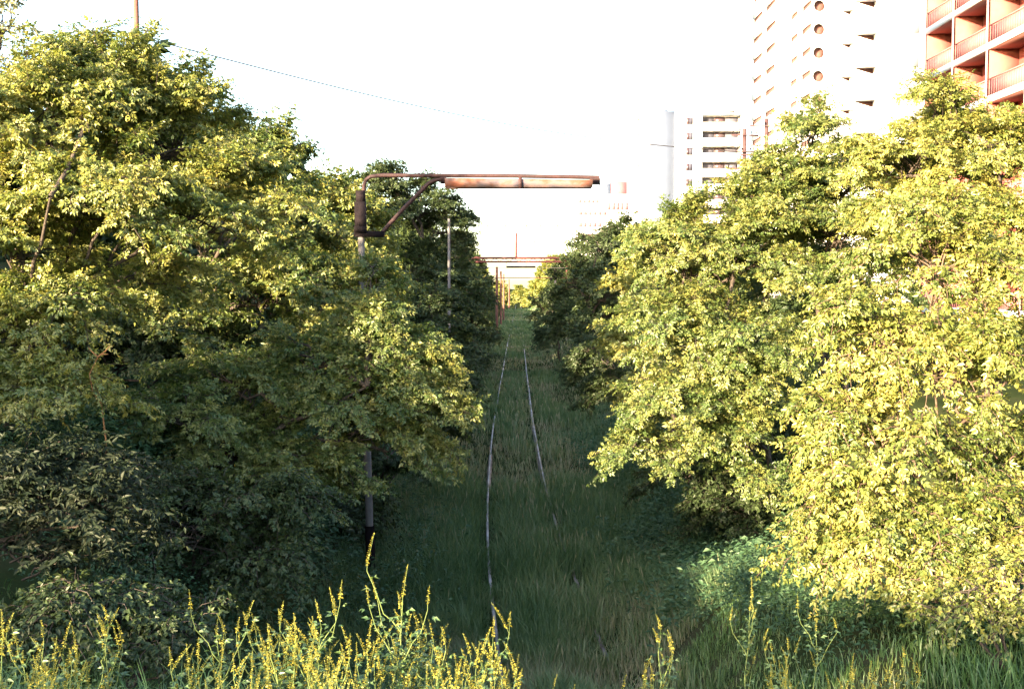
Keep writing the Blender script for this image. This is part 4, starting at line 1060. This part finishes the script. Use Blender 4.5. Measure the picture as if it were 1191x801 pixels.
# ------------------------------------------------------------------ nearer white wing with triangular balconies
t = thing('white_wing', 'nearer white apartment wing with rows of small triangular balconies beside the red block', 'building', (32, 98, 3.8))
mb = MB(); B0 = 93.0
xL, xR = W(974, 50, B0)[0], W(1069, 50, B0)[0]
zt0 = [W(1000, 40, B0)[2] + 2.8 * k for k in range(-6, 5)]
a0, a1, b0, b1 = W(977, 50, B0)[0], W(990, 50, B0)[0], W(991, 40, B0)[0], W(1018, 40, B0)[0]
mb.prism([(xL + 0.6, B0 + 1.2), (xR, B0 + 1.2), (xR + 4, 110), (xL + 5.2, 110)], 3.5, 52)
hO, dz = 0.62, 0.80
prev = 3.5
for z in zt0:
    zl = z - dz
    # small opening sits lower than the large one; bands fill the wall between them
    mb.box(xL, a0, B0, B0 + 0.4, prev, z + 0.05); mb.box(b1, xR, B0, B0 + 0.4, prev, z + 0.05)
    mb.box(a0, a1, B0, B0 + 0.4, prev, zl - 0.45); mb.box(a0, a1, B0, B0 + 0.4, zl, z + 0.05)
    mb.box(a1, b0, B0, B0 + 0.4, prev, z + 0.05)
    mb.box(b0, b1, B0, B0 + 0.4, prev, z - hO); mb.box(b0, b1, B0, B0 + 0.4, z, z + 0.05)
    # sloping parapet fillers make the openings taper to the left
    for (p, q, zz, h) in ((b0, b1, z, hO), (a0, a1, zl, 0.45)):
        mb.add([(p, B0, zz - h), (q, B0, zz - h), (p, B0, zz - 0.02), (p, B0 + 0.38, zz - h), (q, B0 + 0.38, zz - h), (p, B0 + 0.38, zz - 0.02)], [(0, 1, 2), (3, 5, 4)])
        mb.add([(p, B0, zz - 0.02), (q, B0, zz - h), (q, B0 + 0.38, zz - h), (p, B0 + 0.38, zz - 0.02)], [(0, 1, 2, 3)])
    prev = z + 0.05
mb.box(xL, xR, B0, B0 + 0.4, prev, 52)
mb.box(xL, xL + 0.4, B0 + 0.402, B0 + 1.3, 3.5, 52)
mb.build('wall', M['white_wall'], t)
for z in zt0:
    mb = MB(); mb.prism([(b0, B0 - 0.003), ((b0 + b1) / 2, B0 - 2.2), (b1, B0 - 0.003)], z + 0.02, z + 0.18); mb.build('triangular_balcony', M['white_wall'], t)
    mb = MB(); mb.prism([(a0, B0 - 0.003), (a1, B0 - 2.0), (a1, B0 - 0.003)], z - dz + 0.02, z - dz + 0.16); mb.build('triangular_balcony', M['white_wall'], t)
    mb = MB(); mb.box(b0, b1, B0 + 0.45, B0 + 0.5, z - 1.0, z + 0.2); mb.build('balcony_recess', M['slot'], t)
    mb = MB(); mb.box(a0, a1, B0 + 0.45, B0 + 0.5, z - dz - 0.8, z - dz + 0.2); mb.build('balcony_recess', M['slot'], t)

# ------------------------------------------------------------------ white mid-rise block behind the trees
MY = 194
X = lambda px, Y: W(px, 200, Y)[0]
Z = lambda py, Y: W(700, py, Y)[2]
t = thing('midrise_block', 'white mid-rise apartment block with dark balcony bands beyond the right trees', 'building', (X(800, MY), MY + 6, 3.8))
mb = MB()
mb.box(X(740, MY), X(757, MY), MY + 1.0, MY + 14, 3.5, Z(131, MY))
mb.box(X(785, MY), X(816.5, MY), MY, MY + 14, 3.5, Z(132, MY))
mb.box(X(816.6, MY), X(866, MY), MY + 1.9, MY + 14, 3.5, Z(133, MY))
mb.box(X(862, MY), X(867, MY), MY + 0.1, MY + 1.89, 3.5, Z(133, MY))
mb.build('wall', M['white_wall'], t)
mb = MB(); mb.box(X(757.1, MY), X(784.9, MY), MY + 0.4, MY + 14, 3.5, Z(129, MY)); mb.build('grey_panel', M['grey_wall'], t)
mb = MB(); mb.box(X(764, MY), X(778, MY), MY + 2, MY + 5, Z(129, MY), Z(126, MY)); mb.build('roof_vent', M['grey_wall'], t)
mb = MB(); mb.box(X(854, MY), X(859, MY), MY + 4, MY + 6, Z(133, MY), Z(124.5, MY)); mb.build('roof_tank', M['roof'], t)
mb = MB(); mb.box(X(815, MY), X(866, MY), MY - 0.2, MY + 1.9, Z(133, MY) + 0.01, Z(131.5, MY)); mb.build('roof_slab', M['white_wall'], t)
for k in range(9):
    y0 = 142.5 + 17.9 * k
    mb = MB(); mb.box(X(817, MY), X(861.9, MY), MY, MY + 0.15, Z(y0 + 9.2, MY), Z(y0, MY)); mb.box(X(817, MY), X(861.9, MY), MY + 0.151, MY + 1.89, Z(y0 + 9.2, MY), Z(y0 + 7.5, MY)); mb.build('balcony', M['white_wall'], t)
    for p, q, mt in ((819, 832, 'blind'), (832.3, 845, 'glass'), (845.3, 860, 'blind')):
        mb = MB(); mb.box(X(p, MY), X(q, MY), MY + 1.84, MY + 1.895, Z(y0 - 0.2, MY), Z(y0 - 8.0, MY)); mb.build('balcony_door', M[mt], t)
    mb = MB(); mb.box(X(797.5, MY), X(805.5, MY), MY - 0.03, MY + 0.01, Z(y0 + 2.5, MY), Z(y0 - 6.0, MY)); w_ = mb.build('window', M['blind'], t)
    mb = MB(); mb.box(X(798, MY), X(801.3, MY), MY - 0.05, MY - 0.032, Z(y0 + 2.0, MY), Z(y0 - 5.5, MY)); mb.build('pane', M['glass'], w_)
    mb = MB(); mb.box(X(741.5, MY), X(744, MY), MY + 0.97, MY + 1.01, Z(y0 - 3, MY), Z(y0 - 5.5, MY)); mb.build('small_window', M['pink'], t)

# ------------------------------------------------------------------ low white block with pink bands
LY = 250
t = thing('lowrise_block', 'distant low white block with faint pink window bands above the dark trees', 'building', (X(700, LY), LY + 8, 3.5))
mb = MB(); mb.box(X(671, LY), X(740, LY), LY, LY + 20, 3.5, Z(226, LY)); mb.build('wall', M['white_wall'], t)
mb = MB(); mb.box(X(712, LY), X(731, LY), LY + 3, LY + 9, Z(226, LY), Z(210, LY)); mb.build('penthouse', M['pink'], t)
mb = MB(); mb.box(X(699, LY), X(711.8, LY), LY + 3, LY + 9, Z(226, LY), Z(212, LY)); mb.build('stair_head', M['grey_wall'], t)
for y0, y1, a, b in ((232.5, 236, 672, 697), (246, 250.5, 672, 706), (259, 264, 672, 700), (272, 277, 672, 700), (236, 244, 706, 731)):
    mb = MB()
    k = max(1, int((b - a) / 5))
    for i in range(k):
        mb.box(X(a + (b - a) * i / k, LY) + 0.1, X(a + (b - a) * (i + 1) / k, LY) - 0.08, LY - 0.06, LY - 0.002, Z(y1, LY), Z(y0, LY))
    mb.build('window_band', M['pink'], t)

# small flat house whose dark eave shows between the tree tops
HY = 90
t = thing('small_house', 'small white house with a dark eave just showing between the right tree tops', 'building', (X(785, HY), HY + 4, 3.6))
mb = MB(); mb.box(X(762, HY), X(812, HY), HY, HY + 9, 3.4, Z(262, HY)); mb.build('wall', M['white_wall'], t)
mb = MB(); a, b = X(758, HY), X(816, HY); z0 = Z(262, HY) + 0.01
mb.add([(a, HY - 0.6, z0), (b, HY - 0.6, z0), (b, HY + 9.6, z0), (a, HY + 9.6, z0), (a, HY - 0.6, z0 + 0.2), (b, HY - 0.6, z0 + 0.45), (b, HY + 9.6, z0 + 0.45), (a, HY + 9.6, z0 + 0.2)],
       [(0, 3, 2, 1), (4, 5, 6, 7), (0, 1, 5, 4), (1, 2, 6, 5), (2, 3, 7, 6), (3, 0, 4, 7)])
mb.build('roof', M['roof'], t)

# drop the helper property
for o in sc.objects:
    if '_o' in o: del o['_o']
